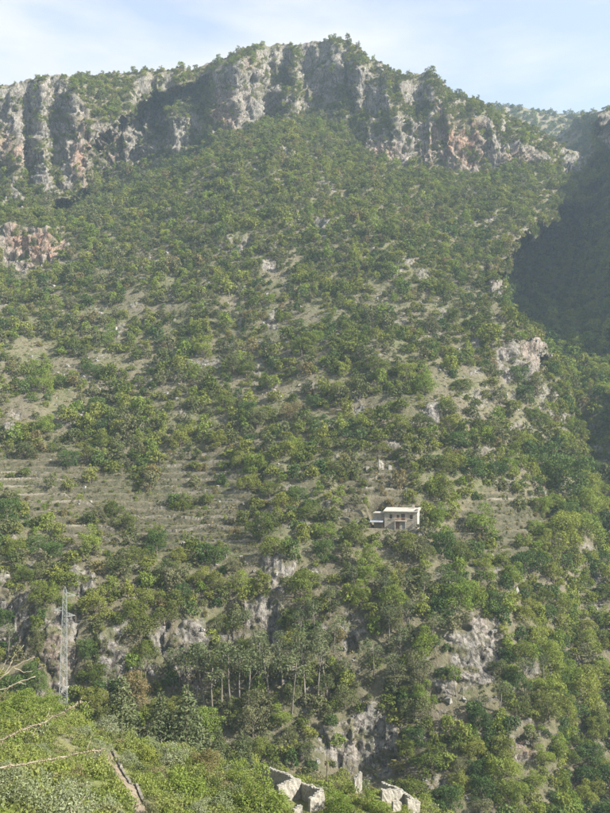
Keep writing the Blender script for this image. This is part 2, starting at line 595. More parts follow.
# masks drawn from the photograph, with ragged edges
wp = np.stack([UU / 14, VV / 14, UU * 0], -1)
WU = UU + 6 * fbm(wp, 3, 21)
WV = VV + 6 * fbm(wp, 3, 31)
CLIFFS = [
    [(-60, 90), (0, 86), (30, 78), (55, 77), (82, 102), (88, 115), (92, 135), (90, 170), (85, 185), (45, 200), (30, 172), (0, 168), (-60, 170)],
    [(3, 195), (14, 180), (25, 175), (20, 202), (6, 205)],
    [(93, 135), (120, 113), (152, 118), (152, 160), (95, 172)],
    [(135, 84), (160, 81), (163, 103), (137, 101)],
    [(158, 112), (190, 118), (186, 154), (164, 150)],
    [(214, 82), (235, 66), (262, 50), (268, 72), (270, 115), (236, 131), (211, 136)],
    [(266, 50), (290, 47), (300, 78), (271, 78)],
    [(300, 45), (332, 39), (352, 47), (350, 74), (318, 115), (303, 112)],
    [(270, 92), (296, 96), (292, 110), (270, 108)],
    [(345, 68), (372, 62), (382, 66), (389, 112), (355, 116)],
    [(398, 84), (425, 74), (436, 105), (404, 111)],
    [(358, 124), (380, 116), (430, 121), (438, 100), (455, 118), (486, 124), (517, 145), (522, 166), (470, 172), (400, 163), (364, 150)],
    [(520, 148), (545, 152), (545, 168), (524, 168)],
    [(556, 150), (580, 150), (589, 168), (588, 182), (562, 172)],
    [(278, 146), (292, 146), (292, 156), (276, 156)],
    [(0, 228), (64, 226), (68, 252), (40, 272), (10, 276), (0, 250)],
    [(484, 258), (497, 262), (503, 285), (501, 303), (488, 300)],
    [(494, 350), (518, 344), (542, 346), (540, 372), (528, 382), (500, 382)],
    [(428, 411), (436, 411), (436, 434), (427, 432)],
    [(225, 238), (250, 236), (247, 252), (228, 250)],
    [(262, 262), (282, 262), (278, 274), (262, 272)],
    [(315, 222), (330, 220), (330, 232), (316, 232)],
    [(8, 412), (22, 415), (16, 440), (6, 435)],
    [(-30, 592), (8, 585), (18, 600), (15, 655), (-30, 660)],
    [(18, 600), (33, 592), (36, 640), (22, 660)],
    [(42, 626), (56, 612), (77, 616), (77, 655), (68, 676), (56, 690), (47, 660)],
    [(104, 640), (122, 630), (124, 690), (108, 690)],
    [(152, 632), (166, 630), (166, 660), (154, 662)],
    [(172, 650), (188, 628), (206, 640), (200, 690), (172, 690)],
    [(246, 608), (268, 598), (283, 612), (281, 640), (268, 654), (252, 634)],
    [(340, 622), (352, 610), (366, 612), (368, 645), (350, 652)],
    [(316, 730), (345, 722), (372, 706), (392, 718), (396, 764), (362, 774), (318, 750)],
    [(446, 640), (470, 618), (492, 640), (503, 668), (484, 694), (458, 684)],
    [(508, 742), (534, 738), (534, 758), (512, 762)],
    [(430, 688), (448, 688), (448, 700), (430, 700)],
    [(594, 118), (620, 108), (700, 60), (760, 30), (760, 90), (660, 130), (606, 160)],
    [(75, 575), (92, 580), (92, 610), (78, 612)],
    [(270, 560), (290, 566), (286, 592), (268, 590)],
]
cliff = np.zeros(UU.shape)
for P_ in CLIFFS:
    P_ = np.array(P_, float)
    x0, x1, y0, y1 = P_[:, 0].min() - 14, P_[:, 0].max() + 14, P_[:, 1].min() - 14, P_[:, 1].max() + 14
    sel = (WU > x0) & (WU < x1) & (WV > y0) & (WV < y1)
    grow = 3.0 if y0 > 540 else 0.0
    s = sstep(-3.0, 2.5, poly_sdf(WU[sel], WV[sel], P_) + grow)
    cliff[sel] = np.maximum(cliff[sel], s)
# breaks of scrub on the big cliffs; scattered stony outcrops on the open slope
brk = fbm(np.stack([UU / 11, VV / 8, UU * 0 + 3], -1), 3, 41)
cliff_geo = cliff.copy()
cliff = cliff * (1 - 0.9 * sstep(0.10, 0.32, brk))
upper = sstep(235, 175, VV)
topband = sstep(205, 150, VV) * (UU < 590)
outc = fbm(np.stack([UU / 17, VV / 11, UU * 0 + 9], -1), 4, 51)
cliff = np.maximum(cliff, 0.75 * sstep(0.34, 0.46, outc) * (1 - 0.5 * topband))
cliff = np.maximum(cliff, topband * 0.9 * sstep(0.16, 0.32, fbm(np.stack([UU / 12, VV / 13, UU * 0 + 5], -1), 3, 61)) * sstep(-4, 10, VV - vs[None, :]) * (VV < np.interp(UU, [0, 90, 150, 210, 300, 360, 400, 470, 520, 600], [200, 195, 172, 138, 120, 150, 162, 170, 166, 180])))

TERR = [
    [(-40, 448), (60, 446), (150, 448), (190, 452), (262, 452), (268, 470), (262, 500), (250, 522), (272, 545), (262, 560), (225, 556), (160, 552), (118, 560), (96, 562), (70, 545), (60, 520), (0, 508), (-40, 506)],
    [(345, 455), (395, 452), (402, 470), (415, 500), (420, 530), (372, 532), (335, 525), (338, 480)],
    [(478, 490), (545, 498), (548, 560), (470, 566), (440, 540)],
]
terr = np.zeros(UU.shape)
for P_ in TERR:
    terr = np.maximum(terr, sstep(-6, 6, poly_sdf(WU, WV, P_)))
cliff = cliff * (1 - terr)
RAV = [(591, 150), (589, 186), (562, 200), (545, 215), (520, 240), (508, 258), (503, 285), (507, 315), (525, 335), (541, 350), (545, 372),
       (560, 385), (610, 396), (950, 420), (950, -90), (591, -90)]
rav_d = poly_sdf(UU + 24 * fbm(wp * 0.6, 4, 71), VV + 20 * fbm(wp * 0.6, 4, 72), RAV)
rav = sstep(-2, 9, rav_d)
GUL = [(92, 172), (95, 142), (150, 97), (208, 76), (211, 137), (214, 150), (150, 187), (100, 214), (60, 228), (52, 206), (85, 190)]
gul_d = poly_sdf(WU, WV, GUL)
gul = sstep(-5, 9, gul_d)

# steepness of the ground, then depth by walking up every column between anchors
ax, ee = ray(UU, VV)
tanth = 0.70 + 0.9 * fbm(np.stack([UU / 40, VV / 18, UU * 0], -1), 3, 81) * 0.35
tanth = tanth * (1 - terr) + 0.50 * terr
tanth = tanth + cliff_geo * 2.6 * (0.55 + 0.45 * sstep(0.25, -0.1, brk)) + cliff * 0.8
wgt = 1.0 / np.clip(tanth - ee, 0.06, 9)
AU = [-340, -100, 0, 100, 200, 300, 400, 470, 520, 560, 610, 700, 910]
A885 = [150, 158, 165, 168, 168, 166, 166, 167, 168, 172, 177, 186, 200]
A700 = [194, 199, 204, 208, 211, 210, 207, 208, 210, 216, 226, 238, 252]
A590 = [211, 217, 222, 227, 231, 230, 229, 236, 242, 252, 264, 278, 292]
A455 = [275, 286, 297, 303, 300, 292, 285, 291, 302, 330, 350, 352, 345]
A300 = [410, 420, 428, 422, 410, 398, 388, 392, 405, 425, 440, 400, 320]
VF = [202, 202, 200, 196, 146, 125, 163, 172, 168, 176, 185, 185, 185]
AVF = [545, 545, 545, 560, 600, 618, 578, 580, 586, 592, 560, 500, 420]
ASK = [600, 604, 606, 630, 655, 672, 640, 634, 626, 616, 640, 600, 500]
vfu = smooth1d(AU, VF, US)
anc = [(np.full(NC, VB), A885), (np.full(NC, 700.0), A700), (np.full(NC, 590.0), A590), (np.full(NC, 455.0), A455), (np.full(NC, 300.0), A300), (np.maximum(vfu, vs + 6), AVF), (vs, ASK)]
anc = [(v_, smooth1d(AU, a_, US)) for v_, a_ in anc]
YY = np.zeros(UU.shape)
cum = np.concatenate([np.zeros((1, NC)), np.cumsum((wgt[1:] + wgt[:-1]) * 0.5, 0)], 0)
for c in range(NC):
    rows = [(VB - v_[c]) / (VB - vs[c]) * (NR - 1) for v_, _ in anc]
    cx = np.interp(rows, np.arange(NR), cum[:, c])
    YY[:, c] = np.interp(cum[:, c], cx, [a_[c] for _, a_ in anc])
# smoothing along the slope, done at equal heights of view
VR = np.linspace(VB, -60, 760)
YR = np.stack([np.interp(-VR, -VV[:, c], YY[:, c]) for c in range(NC)], 1)


def blur_u(a, sig):
    h_ = int(sig * 2.6)
    k_ = np.exp(-0.5 * (np.arange(-h_, h_ + 1) / sig) ** 2)
    k_ /= k_.sum()
    p_ = np.pad(a, ((0, 0), (h_, h_)), 'edge')
    return sum(k_[q] * p_[:, q:q + NC] for q in range(2 * h_ + 1))


inner = (US > -40) & (US < 645)
YS, YW = blur_u(YR, 2.2), blur_u(YR, 24.0)
YW = np.where(inner[None], YW, YS)
k5 = np.exp(-0.5 * (np.arange(-6, 7) / 2.5) ** 2)
k5 /= k5.sum()
YW = sum(k5[q] * np.pad(YW, ((6, 6), (0, 0)), 'edge')[q:q + len(VR)] for q in range(13))
YS = np.stack([np.interp(-VV[:, c], -VR, YS[:, c]) for c in range(NC)], 1)
YW = np.stack([np.interp(-VV[:, c], -VR, YW[:, c]) for c in range(NC)], 1)
wide = (1 - 0.75 * topband) * (1 - 0.35 * cliff_geo)
wide = blur_u(wide, 4.0)
YY = YS * (1 - wide) + YW * wide
# the ravine behind the spur's edge
gu = [490, 520, 560, 610, 660, 750, 910]
R395 = [375, 380, 392, 398, 390, 350, 300]
R300 = [590, 590, 578, 528, 480, 420, 350]
R200 = [700, 695, 675, 600, 540, 450, 370]
R120 = [740, 740, 720, 645, 580, 480, 390]
Rm50 = [800, 800, 780, 760, 700, 560, 450]
rv = [(410, [360, 366, 378, 388, 380, 345, 298]), (395, R395), (350, [470, 475, 470, 455, 430, 385, 325]), (300, R300), (200, R200), (120, R120), (-50, Rm50)]
RY = np.zeros(UU.shape)
tab = np.stack([smooth1d(gu, r_, np.clip(US, 490, 910)) for _, r_ in rv])
vq = np.array([v_ for v_, _ in rv], float)
for c in range(NC):
    RY[:, c] = np.interp(VV[:, c], vq[::-1], tab[::-1, c])
YY = YY * (1 - rav) + np.maximum(RY, YY * 0.9) * rav
# the stream's ravine going on down the right edge, its far wall turned away from the sun
uc = smooth1d([-60, 380, 420, 460, 520, 600, 700, 813, 900], [560, 560, 566, 580, 590, 566, 556, 560, 562], np.clip(VV, -60, 900)) + 7 * fbm(wp * 0.6, 3, 75)
low_g = sstep(375, 430, VV)
over = np.clip(UU - uc, 0, 95)
YY = YY + low_g * (sstep(-5, 10, UU - uc) * np.interp(VV, [400, 600, 880], [30, 15, 12]) - over * np.interp(VV, [400, 490, 560, 880], [0.6, 0.28, 0.13, 0.11]))
# the shaded gully on the left, its wall turned away from the sun
YY = YY + gul * np.interp(UU, [50, 95, 215], [45, 75, 18])
PX, PZ = ax * YY, ee * YY
POS = np.stack([PX, YY, PZ], -1)


def grid_normals(P):
    du = np.gradient(P, axis=1)
    dv = np.gradient(P, axis=0)
    n = np.cross(du, dv)
    n /= np.linalg.norm(n, axis=-1, keepdims=True) + 1e-9
    flip = np.sign(n[..., 1:2] * -1 + 1e-9 + n[..., 2:3])
    return n * flip


N0 = grid_normals(POS)
for _ in range(4):       # relaxed normals
    N0[1:-1, 1:-1] = (N0[1:-1, 1:-1] * 2 + N0[:-2, 1:-1] + N0[2:, 1:-1] + N0[1:-1, :-2] + N0[1:-1, 2:]) / 6
N0 /= np.linalg.norm(N0, axis=-1, keepdims=True) + 1e-9
far = np.clip(YY / 400.0, 0.5, 1.7)
HX, HY = 398, 528.5          # house foot in the photo
hide = 1 - np.exp(-(((UU - HX) / 34) ** 2 + ((VV - 518) / 22) ** 2))
calm = (1 - 0.75 * terr) * hide
edge_fade = sstep(0.0, 0.04, 1 - T)[:, None]
D = 5.0 * fbm(POS / 55, 3, 91) * calm
D += 1.5 * fbm(POS / 13, 3, 95) * calm
D += 0.35 * fbm(POS / 3.2, 2, 99) * calm
m = cliff_geo > 0.02
dc = np.zeros(UU.shape)
sc_ = far[m]
pm_ = POS[m] + 1.5 * np.stack([fbm(POS[m] / 6, 2, 106), fbm(POS[m] / 6, 2, 107), fbm(POS[m] / 6, 2, 108)], -1)


def rib(size, zs, seed):
    return 1 - 2 * np.abs(vnoise(pm_ * np.array([1, 1, zs]) / size, seed)) - 0.3


acc = 2.4 * rib(17.0, 0.3, 101) * sc_ + 1.5 * rib(7.0, 0.3, 111) * sc_ + 0.7 * rib(2.6, 0.4, 113)
for size, amp in ((8.0, 2.2), (3.2, 1.4), (1.4, 0.7)):
    val, dist = cells(pm_ * np.array([1, 1, 0.6]) / size, int(size * 10))
    acc += amp * (val - 0.5) * sc_
acc += 0.5 * fbm(POS[m] / 1.1, 2, 121)
acc += (1.2 * vnoise(pm_ * np.array([0.05, 0.05, 0.17]), 123) + 0.7 * vnoise(pm_ * np.array([0.12, 0.12, 0.5]), 124)) * sc_
dc[m] = acc
D += dc * cliff_geo
mo = (cliff > 0.05) & (cliff_geo < 0.5)
val, dist = cells(POS[mo] / 3.4, 77)
val2, dist = cells(POS[mo] / 1.3, 78)
D[mo] += cliff[mo] * (1 - cliff_geo[mo]) * (1.7 * (val - 0.3) + 0.9 * (val2 - 0.5)) * calm[mo]
D *= 0.35 + 0.65 * edge_fade
POS = POS + N0 * D[..., None]
# terraces: steps in height
per = 2.3
zz = POS[..., 2] + 0.5 * fbm(POS / 16, 2, 141)
fr = zz / per - np.floor(zz / per)
stp = (sstep(0.62, 0.98, fr) - fr) * per
POS[..., 2] += stp * terr * 0.9
riser_shade = terr * sstep(0.52, 0.66, fr) * sstep(1.0, 0.93, fr) * (0.85 + 0.5 * vnoise(POS / 7, 143))  # mask of the step faces that get the painted shade

# level ground for the house
hy_i = int(np.argmin(np.abs(US - HX)))
hr_i = int(round((VB - HY) / (VB - vs[hy_i]) * (NR - 1)))
HOUSE = Vector(POS[hr_i, hy_i].tolist())
HROT = math.radians(-14)
ch, sh = math.cos(-HROT), math.sin(-HROT)
lx = (POS[..., 0] - HOUSE.x) * ch - (POS[..., 1] - HOUSE.y) * sh
ly = (POS[..., 0] - HOUSE.x) * sh + (POS[..., 1] - HOUSE.y) * ch
pad = sstep(11.5, 8.5, np.abs(lx + 0.8)) * sstep(-3.0, 0.0, ly) * sstep(13, 9.0, ly)
POS[..., 2] = POS[..., 2] * (1 - pad) + (HOUSE.z) * pad

orange = np.zeros(UU.shape)
for (cu, cv, ru, rv_, a_) in ((447, 128, 12, 26, 1.0), (470, 140, 14, 28, 0.9), (455, 150, 30, 20, 0.55), (385, 152, 16, 10, 0.6), (36, 245, 34, 22, 0.85), (492, 272, 8, 12, 0.9),
                              (222, 112, 12, 24, 0.75), (82, 150, 10, 34, 0.7), (10, 150, 10, 24, 0.6), (515, 160, 14, 10, 0.45), (340, 135, 10, 14, 0.3), (530, 352, 10, 10, 0.3), (110, 145, 14, 24, 0.45), (528, 748, 12, 10, 0.6), (252, 63, 8, 10, 0.5), (58, 655, 12, 30, 0.3)):
    orange = np.maximum(orange, a_ * np.exp(-(((WU - cu) / ru) ** 2 + ((WV - cv) / rv_) ** 2) ** 1.5))
orange *= 0.55 + 0.6 * fbm(np.stack([UU / 5, VV / 16, UU * 0], -1), 3, 151)
orange = np.clip(orange, 0, 1)
dry = np.clip(terr * (0.25 + 1.0 * fbm(POS / 9, 3, 161)), 0, 1)
for (cu, cv, ru, rv_) in ((105, 540, 16, 18), (262, 575, 22, 22), (55, 500, 40, 10), (395, 500, 14, 10), (500, 497, 22, 6), (470, 718, 26, 16), (300, 360, 40, 14), (140, 380, 20, 16)):
    dry = np.maximum(dry, 0.9 * np.exp(-(((WU - cu) / ru) ** 2 + ((WV - cv) / rv_) ** 2)))

VIS = POS.copy()          # the visible face, for planting
# the back of the mountain and a skirt below the gorge floor
BACK = []
for dy, fall in ((14, 0.30), (40, 0.5), (90, 0.75), (170, 1.0), (260, 1.6)):
    b = POS[-1].copy()
    b[:, 1] += dy
    b[:, 0] *= (1 + dy / YY[-1])
    b[:, 2] = POS[-1][:, 2] - dy * fall * 0.55 + 0.02 * dy * vnoise(b / 40, 8) * 4
    BACK.append(b)
low = POS[0].copy()
low[:, 2] = -104
low[:, 1] -= 8
ALL = np.concatenate([low[None], POS] + [b[None] for b in BACK], 0)
nr = ALL.shape[0]
pad_rows = len(BACK)


def ext(a):
    return np.concatenate([a[:1], a] + [a[-1:] * 0.3] * pad_rows, 0)


idx = np.arange(nr * NC).reshape(nr, NC)
quads = np.stack([idx[:-1, :-1], idx[:-1, 1:], idx[1:, 1:], idx[1:, :-1]], -1).reshape(-1, 4)
me = quad_mesh('mountain', ALL.reshape(-1, 3), quads, [M['mountain']])
set_attr(me, 'rock', ext(np.clip(cliff, 0, 1)))
set_attr(me, 'orange', ext(orange))
set_attr(me, 'riser_shade', ext(np.clip(riser_shade, 0, 1)))
set_attr(me, 'dry', ext(dry))
structure(link('mountain', me))


def main_at(u, v):
    """point of the mountain face seen at a photo pixel (bilinear)"""
    c = np.interp(u, US, np.arange(NC))
    c0 = int(min(c, NC - 2))
    fc = c - c0
    vsk = vs[c0] * (1 - fc) + vs[c0 + 1] * fc
    r = np.clip((VB - v) / (VB - vsk) * (NR - 1), 0, NR - 1.001)
    r0 = int(r)
    fr_ = r - r0
    p = (VIS[r0, c0] * (1 - fc) + VIS[r0, c0 + 1] * fc) * (1 - fr_) + (VIS[r0 + 1, c0] * (1 - fc) + VIS[r0 + 1, c0 + 1] * fc) * fr_
    return Vector(p.tolist())


# ------------------------------------------------------------------ the ravine's back slope and the far hill
def ridge_sheet(name, sky_pts, Y_top, Y_low, v_low, nu, nrow, amp, seed, back=120):
    u0, u1 = sky_pts[0][0], sky_pts[-1][0]
    uu = np.linspace(u0, u1, nu)
    sk = smooth1d(*zip(*sky_pts), uu) + 0.8 * vnoise(np.stack([uu / 4, uu * 0, uu * 0], -1), seed)
    t = np.linspace(0, 1, nrow)[:, None]
    V_ = v_low + (sk[None] - v_low) * t
    Yt = np.interp(uu, [u0, u1], Y_top)[None]
    Yl = np.interp(uu, [u0, u1], Y_low)[None]
    Y_ = Yl + (Yt - Yl) * t
    a_, e_ = ray(np.repeat(uu[None], nrow, 0), V_)
    P_ = np.stack([a_ * Y_, Y_, e_ * Y_], -1)
    P_ = P_ + grid_normals(P_) * (amp * fbm(P_ / (amp * 7), 4, seed)[..., None]) * (1 - 0.7 * t[..., None])
    vis = P_.copy()
    b = P_[-1].copy()
    b[:, 1] += back
    b[:, 2] -= back * 0.5
    lo = P_[0].copy()
    lo[:, 2] -= 60
    A_ = np.concatenate([lo[None], P_, b[None]], 0)
    n_, c_ = A_.shape[:2]
    ii = np.arange(n_ * c_).reshape(n_, c_)
    q_ = np.stack([ii[:-1, :-1], ii[:-1, 1:], ii[1:, 1:], ii[1:, :-1]], -1).reshape(-1, 4)
    me_ = quad_mesh(name, A_.reshape(-1, 3), q_, [M['mountain']])
    rk = sstep(0.2, 0.4, fbm(A_ / 28, 4, seed + 3))
    set_attr(me_, 'rock', rk * 0.9)
    set_attr(me_, 'orange', rk * 0)
    set_attr(me_, 'dry', 0.3 * np.ones(rk.shape))
    structure(link(name, me_))
    return vis, V_, np.repeat(uu[None], nrow, 0)


RB = ridge_sheet('ravine_slope', [(500, 190), (530, 160), (548, 142), (562, 132), (576, 122), (592, 113), (612, 108), (640, 100)], (900, 760), (800, 700), 230, 160, 100, 6, 301)
FH = ridge_sheet('far_hill', [(380, 150), (450, 122), (488, 110), (502, 106), (516, 106), (532, 109), (550, 113), (570, 114), (592, 112), (640, 116), (720, 125)], (1080, 1060), (930, 900), 190, 300, 110, 9, 331, 200)

gm = mesh_from('ground', [(-1500, -700, -98), (1500, -700, -98), (1500, 1900, -98), (-1500, 1900, -98)], [(0, 1, 2, 3)], [M['ground']])
structure(link('ground', gm))

# ------------------------------------------------------------------ near hillside: thin-plate surface through control points
ctl = []
for (u, v, Y, dz) in ((0, 813, 60, -1.0), (100, 813, 80, -0.8), (200, 813, 100, -0.8), (305, 813, 116, -0.8), (430, 813, 144, -1.5), (0, 700, 145, -1.0), (62, 718, 158, 0), (20, 705, 152, -1),
                      (110, 738, 150, -1), (200, 758, 148, -1.0), (265, 784, 138, 0), (330, 792, 140, 0), (400, 806, 145, -1), (60, 765, 100, -1), (0, 760, 95, -1), (150, 790, 110, -0.6), (100, 760, 122, -0.5), (130, 785, 104, 0)):
    p = at(u, v, Y)
    ctl.append((p.x, p.y, p.z + dz))
for (u, v, Y) in ((0, 700, 145), (62, 718, 160), (110, 738, 152), (200, 758, 150), (265, 784, 146), (330, 792, 150), (400, 806, 152), (430, 813, 152)):
    p = at(u, v, Y)
    ctl.append((p.x * (Y + 22) / Y, p.y + 22, p.z - 30))
ctl += [(0, 0, -1.75), (-40, 0, 9), (40, 0, -22), (0, -45, 26), (-60, -45, 30), (60, -45, 8), (20, 40, -27), (50, 60, -48), (62, 110, -74), (92, 140, -92), (-100, 100, -26), (-120, 150, -42), (-150, 205, -88), (130, 100, -94), (100, 40, -62),
        (-3.5, 8, -5.6), (3, 9, -6.3), (-8, 25, -14.5), (5, 25, -16.5), (-60, 60, -8), (150, -45, -60), (-150, 0, 30), (0, 205, -96), (80, 205, -98), (150, 205, -98), (-60, 205, -94), (-150, -45, 55), (-150, 100, -15)]
ctl = np.array(ctl, float)


def tps(r):
    return np.where(r > 1e-9, r * r * np.log(r + 1e-9), 0)


nctl = len(ctl)
K = tps(np.linalg.norm(ctl[:, None, :2] - ctl[None, :, :2], axis=-1)) + np.eye(nctl) * 4.0
Pm = np.concatenate([np.ones((nctl, 1)), ctl[:, :2]], 1)
A_ = np.block([[K, Pm], [Pm.T, np.zeros((3, 3))]])
sol = np.linalg.solve(A_, np.concatenate([ctl[:, 2], np.zeros(3)]))


def near_z(x, y):
    x = np.asarray(x, float)
    y = np.asarray(y, float)
    z = sol[nctl] + sol[nctl + 1] * x + sol[nctl + 2] * y
    for k in range(nctl):
        z = z + sol[k] * tps(np.hypot(x - ctl[k, 0], y - ctl[k, 1]))
    p = np.stack([x, y, x * 0], -1)
    far_ = sstep(4, 40, np.hypot(x, y))
    z = z + far_ * (0.9 * fbm(p / 14, 3, 401) + 0.25 * fbm(p / 3.5, 3, 405))
    return z


gx, gy = np.meshgrid(np.linspace(-155, 150, 300), np.linspace(-50, 205, 270))
gz = near_z(gx, gy)
gz = np.maximum(gz, -103)
NP = np.stack([gx, gy, gz], -1)
ii = np.arange(gx.size).reshape(gx.shape)
q_ = np.stack([ii[:-1, :-1], ii[:-1, 1:], ii[1:, 1:], ii[1:, :-1]], -1).reshape(-1, 4)
me = quad_mesh('near_hillside', NP.reshape(-1, 3), q_, [M['near']], True)
nrk = sstep(0.25, 0.4, fbm(NP / 9, 4, 411)) * 0.5
set_attr(me, 'rock', nrk)
set_attr(me, 'orange', nrk * 0)
set_attr(me, 'dry', sstep(0.1, 0.4, fbm(NP / 12, 3, 415)) * 0.7)
structure(link('near_hillside', me))


def near_hit(u, v, ymin=30.0, ymax=185.0):
    """where the sight line of a photo pixel first meets the near hillside"""
    a_, e_ = ray(u, v)
    ys = np.arange(ymin, ymax, 0.5)
    hit = np.nonzero(near_z(a_ * ys, ys) >= e_ * ys)[0]
    y = ys[hit[0]] if len(hit) else None
    return None if y is None else Vector((float(a_ * y), float(y), float(near_z(a_ * y, y))))


# ------------------------------------------------------------------ plants: crowns of many leaves
def leaf_arrays(cen, nor, size, rng, aspect=0.55):
    n = len(cen)
    r = rng.normal(size=(n, 3))
    t = np.cross(nor, r)
    t /= np.linalg.norm(t, axis=1, keepdims=True) + 1e-9
    b = np.cross(nor, t)
    s = size[:, None]
    v = np.stack([cen - t * s, cen + b * s * aspect, cen + t * s, cen - b * s * aspect], 1).reshape(-1, 3)
    return v


def lump_points(rng, centers, radii, per, keep_in=0.72, zmin=None):
    """leaf positions on the shells of many lumps, with the directions they face"""
    cs, ns = [], []
    C_, R_ = np.array(centers, float), np.array(radii, float)
    for c, r in zip(C_, R_):
        n = max(4, int(per * r * r))
        d = rng.normal(size=(n, 3))
        d /= np.linalg.norm(d, axis=1, keepdims=True)
        d[:, 2] = np.where(d[:, 2] < -0.5, -d[:, 2], d[:, 2])
        p = c + d * (r * rng.uniform(0.72, 1.08, n))[:, None]
        dist = np.linalg.norm(p[:, None] - C_[None], axis=-1) / R_[None]
        ok = (dist.min(1) > keep_in)
        cs.append(p[ok])
        ns.append(d[ok])
    return np.concatenate(cs), np.concatenate(ns)


def limb_tubes(rng, mb, height, r0, tips, lean=0.0):
    top = Vector((lean, 0, height))
    mb.tube([(0, 0, -0.25 * height - 0.05), (0, 0, 0), (lean * 0.4, 0.02, height * 0.5), tuple(top)], [r0 * 1.35, r0 * 1.15, r0 * 0.8, r0 * 0.6], 6)
    for t_ in tips:
        t_ = Vector(t_)
        start = Vector((lean * 0.6, 0, height * rng.uniform(0.55, 0.95)))
        mid = start.lerp(t_, 0.5) + Vector(rng.normal(0, 0.05, 3).tolist())
        mb.tube([tuple(start), tuple(mid), tuple(t_)], [r0 * 0.5, r0 * 0.35, r0 * 0.15], 5)


def crown_broad(rng, nl, tall, spread_low=False):
    """lumps of a broadleaf crown of radius about 1"""
    cen, rad = [], []
    for _ in range(nl):
        th = rng.uniform(0, 2 * math.pi)
        ph = math.acos(rng.uniform(-0.75, 1.0))
        k = rng.uniform(0.42, 0.92)
        c = np.array([math.sin(ph) * math.cos(th) * k, math.sin(ph) * math.sin(th) * k, math.cos(ph) * k * tall])
        cen.append(c + np.array([0, 0, 0.68 * tall]))
        rad.append(rng.uniform(0.16, 0.40))
    cen.append(np.array([0, 0, 0.70 * tall]))
    rad.append(0.60)
    return cen, rad


def make_plant_meshes(name, rng, cen, rad, per, leaf, leaf_mat, trunk_mat, trunk_h, trunk_r, nor_mix=0.75, aspect=0.55, tips=5, jitter=0.0, lean=0.0):
    """returns (crown mesh, trunk mesh, joined mesh)"""
    p, d = lump_points(rng, cen, rad, per)
    p = p + rng.normal(0, jitter + 1e-6, p.shape)
    nn = d * nor_mix + rng.normal(0, 0.55, d.shape)
    nn /= np.linalg.norm(nn, axis=1, keepdims=True) + 1e-9
    sz = leaf * rng.uniform(0.6, 1.35, len(p))
    v = leaf_arrays(p, nn, sz, rng, aspect)
    nq = len(p)
    quads_ = np.arange(nq * 4).reshape(-1, 4)
    tint = np.repeat(np.clip(rng.normal(1.0, 0.16, nq), 0.6, 1.5), 4)
    crown = quad_mesh(name + '_crown', v, quads_, [leaf_mat])
    set_attr(crown, 'tint', tint)
    mb = MB()
    pick = [tuple((np.array(cen[k]) * 0.92).tolist()) for k in rng.choice(len(cen), min(tips, len(cen)), replace=False)]
    limb_tubes(rng, mb, trunk_h, trunk_r, pick, lean)
    trunk = mesh_from(name + '_trunk', mb.v, mb.f, [trunk_mat], smooth=True)
    # joined copy for far-off masses
    vv = [tuple(x) for x in v.tolist()] + list(mb.v)
    off = nq * 4
    ff = [tuple(x) for x in quads_.tolist()] + [tuple(i + off for i in f_) for f_ in mb.f]
    fm = [0] * nq + [1] * len(mb.f)
    joined = mesh_from(name, vv, ff, [leaf_mat, trunk_mat], fm)
    set_attr(joined, 'tint', np.concatenate([tint, np.ones(len(mb.v))]))
    return crown, trunk, joined


HI, LO = {}, {}
fams = {'oak': 6, 'fresh': 4, 'dusky': 4, 'deep': 4, 'rust': 2}
for fam, cnt in fams.items():
    HI[fam], LO[fam] = [], []
    for k in range(cnt):
        rng = np.random.default_rng(abs(hash_) if (hash_ := sum(map(ord, fam)) * 31 + k) else 1)
        tall = rng.uniform(0.75, 1.35)
        cen, rad = crown_broad(rng, int(rng.integers(18, 26)), tall, True)
        HI[fam].append(make_plant_meshes('tree_' + fam, rng, cen, rad, 2600, 0.042, M[fam], M['bark'], 0.5 * tall, 0.07, jitter=0.02))
        rng = np.random.default_rng(900 + hash_)
        LO[fam].append(make_plant_meshes('fartree_' + fam, rng, cen, rad, 400, 0.108, M[fam], M['bark'], 0.5 * tall, 0.07, jitter=0.02, tips=2))
OLIVE, PINE, CONIF, BUSH, TUFT = [], [], [], [], []
for k in range(4):
    rng = np.random.default_rng(60 + k)
    cen, rad = crown_broad(rng, 18, 0.8, True)
    OLIVE.append(make_plant_meshes('olive', rng, cen, rad, 1900, 0.046, M['olive'], M['bark'], 0.5, 0.09, jitter=0.035, aspect=0.4))
for k in range(4):          # pines: tall bare trunk, ragged flattened crown (unit = height)
    rng = np.random.default_rng(80 + k)
    cen, rad = [], []
    for j in range(13):
        th = rng.uniform(0, 6.28)
        rr_ = rng.uniform(0.02, 0.24)
        cen.append(np.array([rr_ * math.cos(th), rr_ * math.sin(th), rng.uniform(0.66, 0.96) - rr_ * 0.3]))
        rad.append(rng.uniform(0.055, 0.12))
    PINE.append(make_plant_meshes('pine', rng, cen, rad, 9500, 0.020, M['pine'], M['pinebark'], 0.80, 0.017, jitter=0.010, aspect=0.35, tips=7, lean=rng.uniform(-0.05, 0.05)))
for k in range(3):          # narrow young conifers (unit = height)
    rng = np.random.default_rng(120 + k)
    cen, rad = [], []
    for j in range(34):
        h_ = (j + 0.5) / 34
        w = 0.17 * (1 - h_) ** 0.85 + 0.008
        th = j * 2.4 + rng.uniform(-.3, .3)
        cen.append(np.array([math.cos(th) * w, math.sin(th) * w, 0.10 + 0.88 * h_]))
        rad.append(0.035 + 0.085 * (1 - h_))
    CONIF.append(make_plant_meshes('conifer', rng, cen, rad, 15000, 0.023, M['conifer'], M['bark'], 0.95, 0.010, jitter=0.008, aspect=0.35, tips=0))
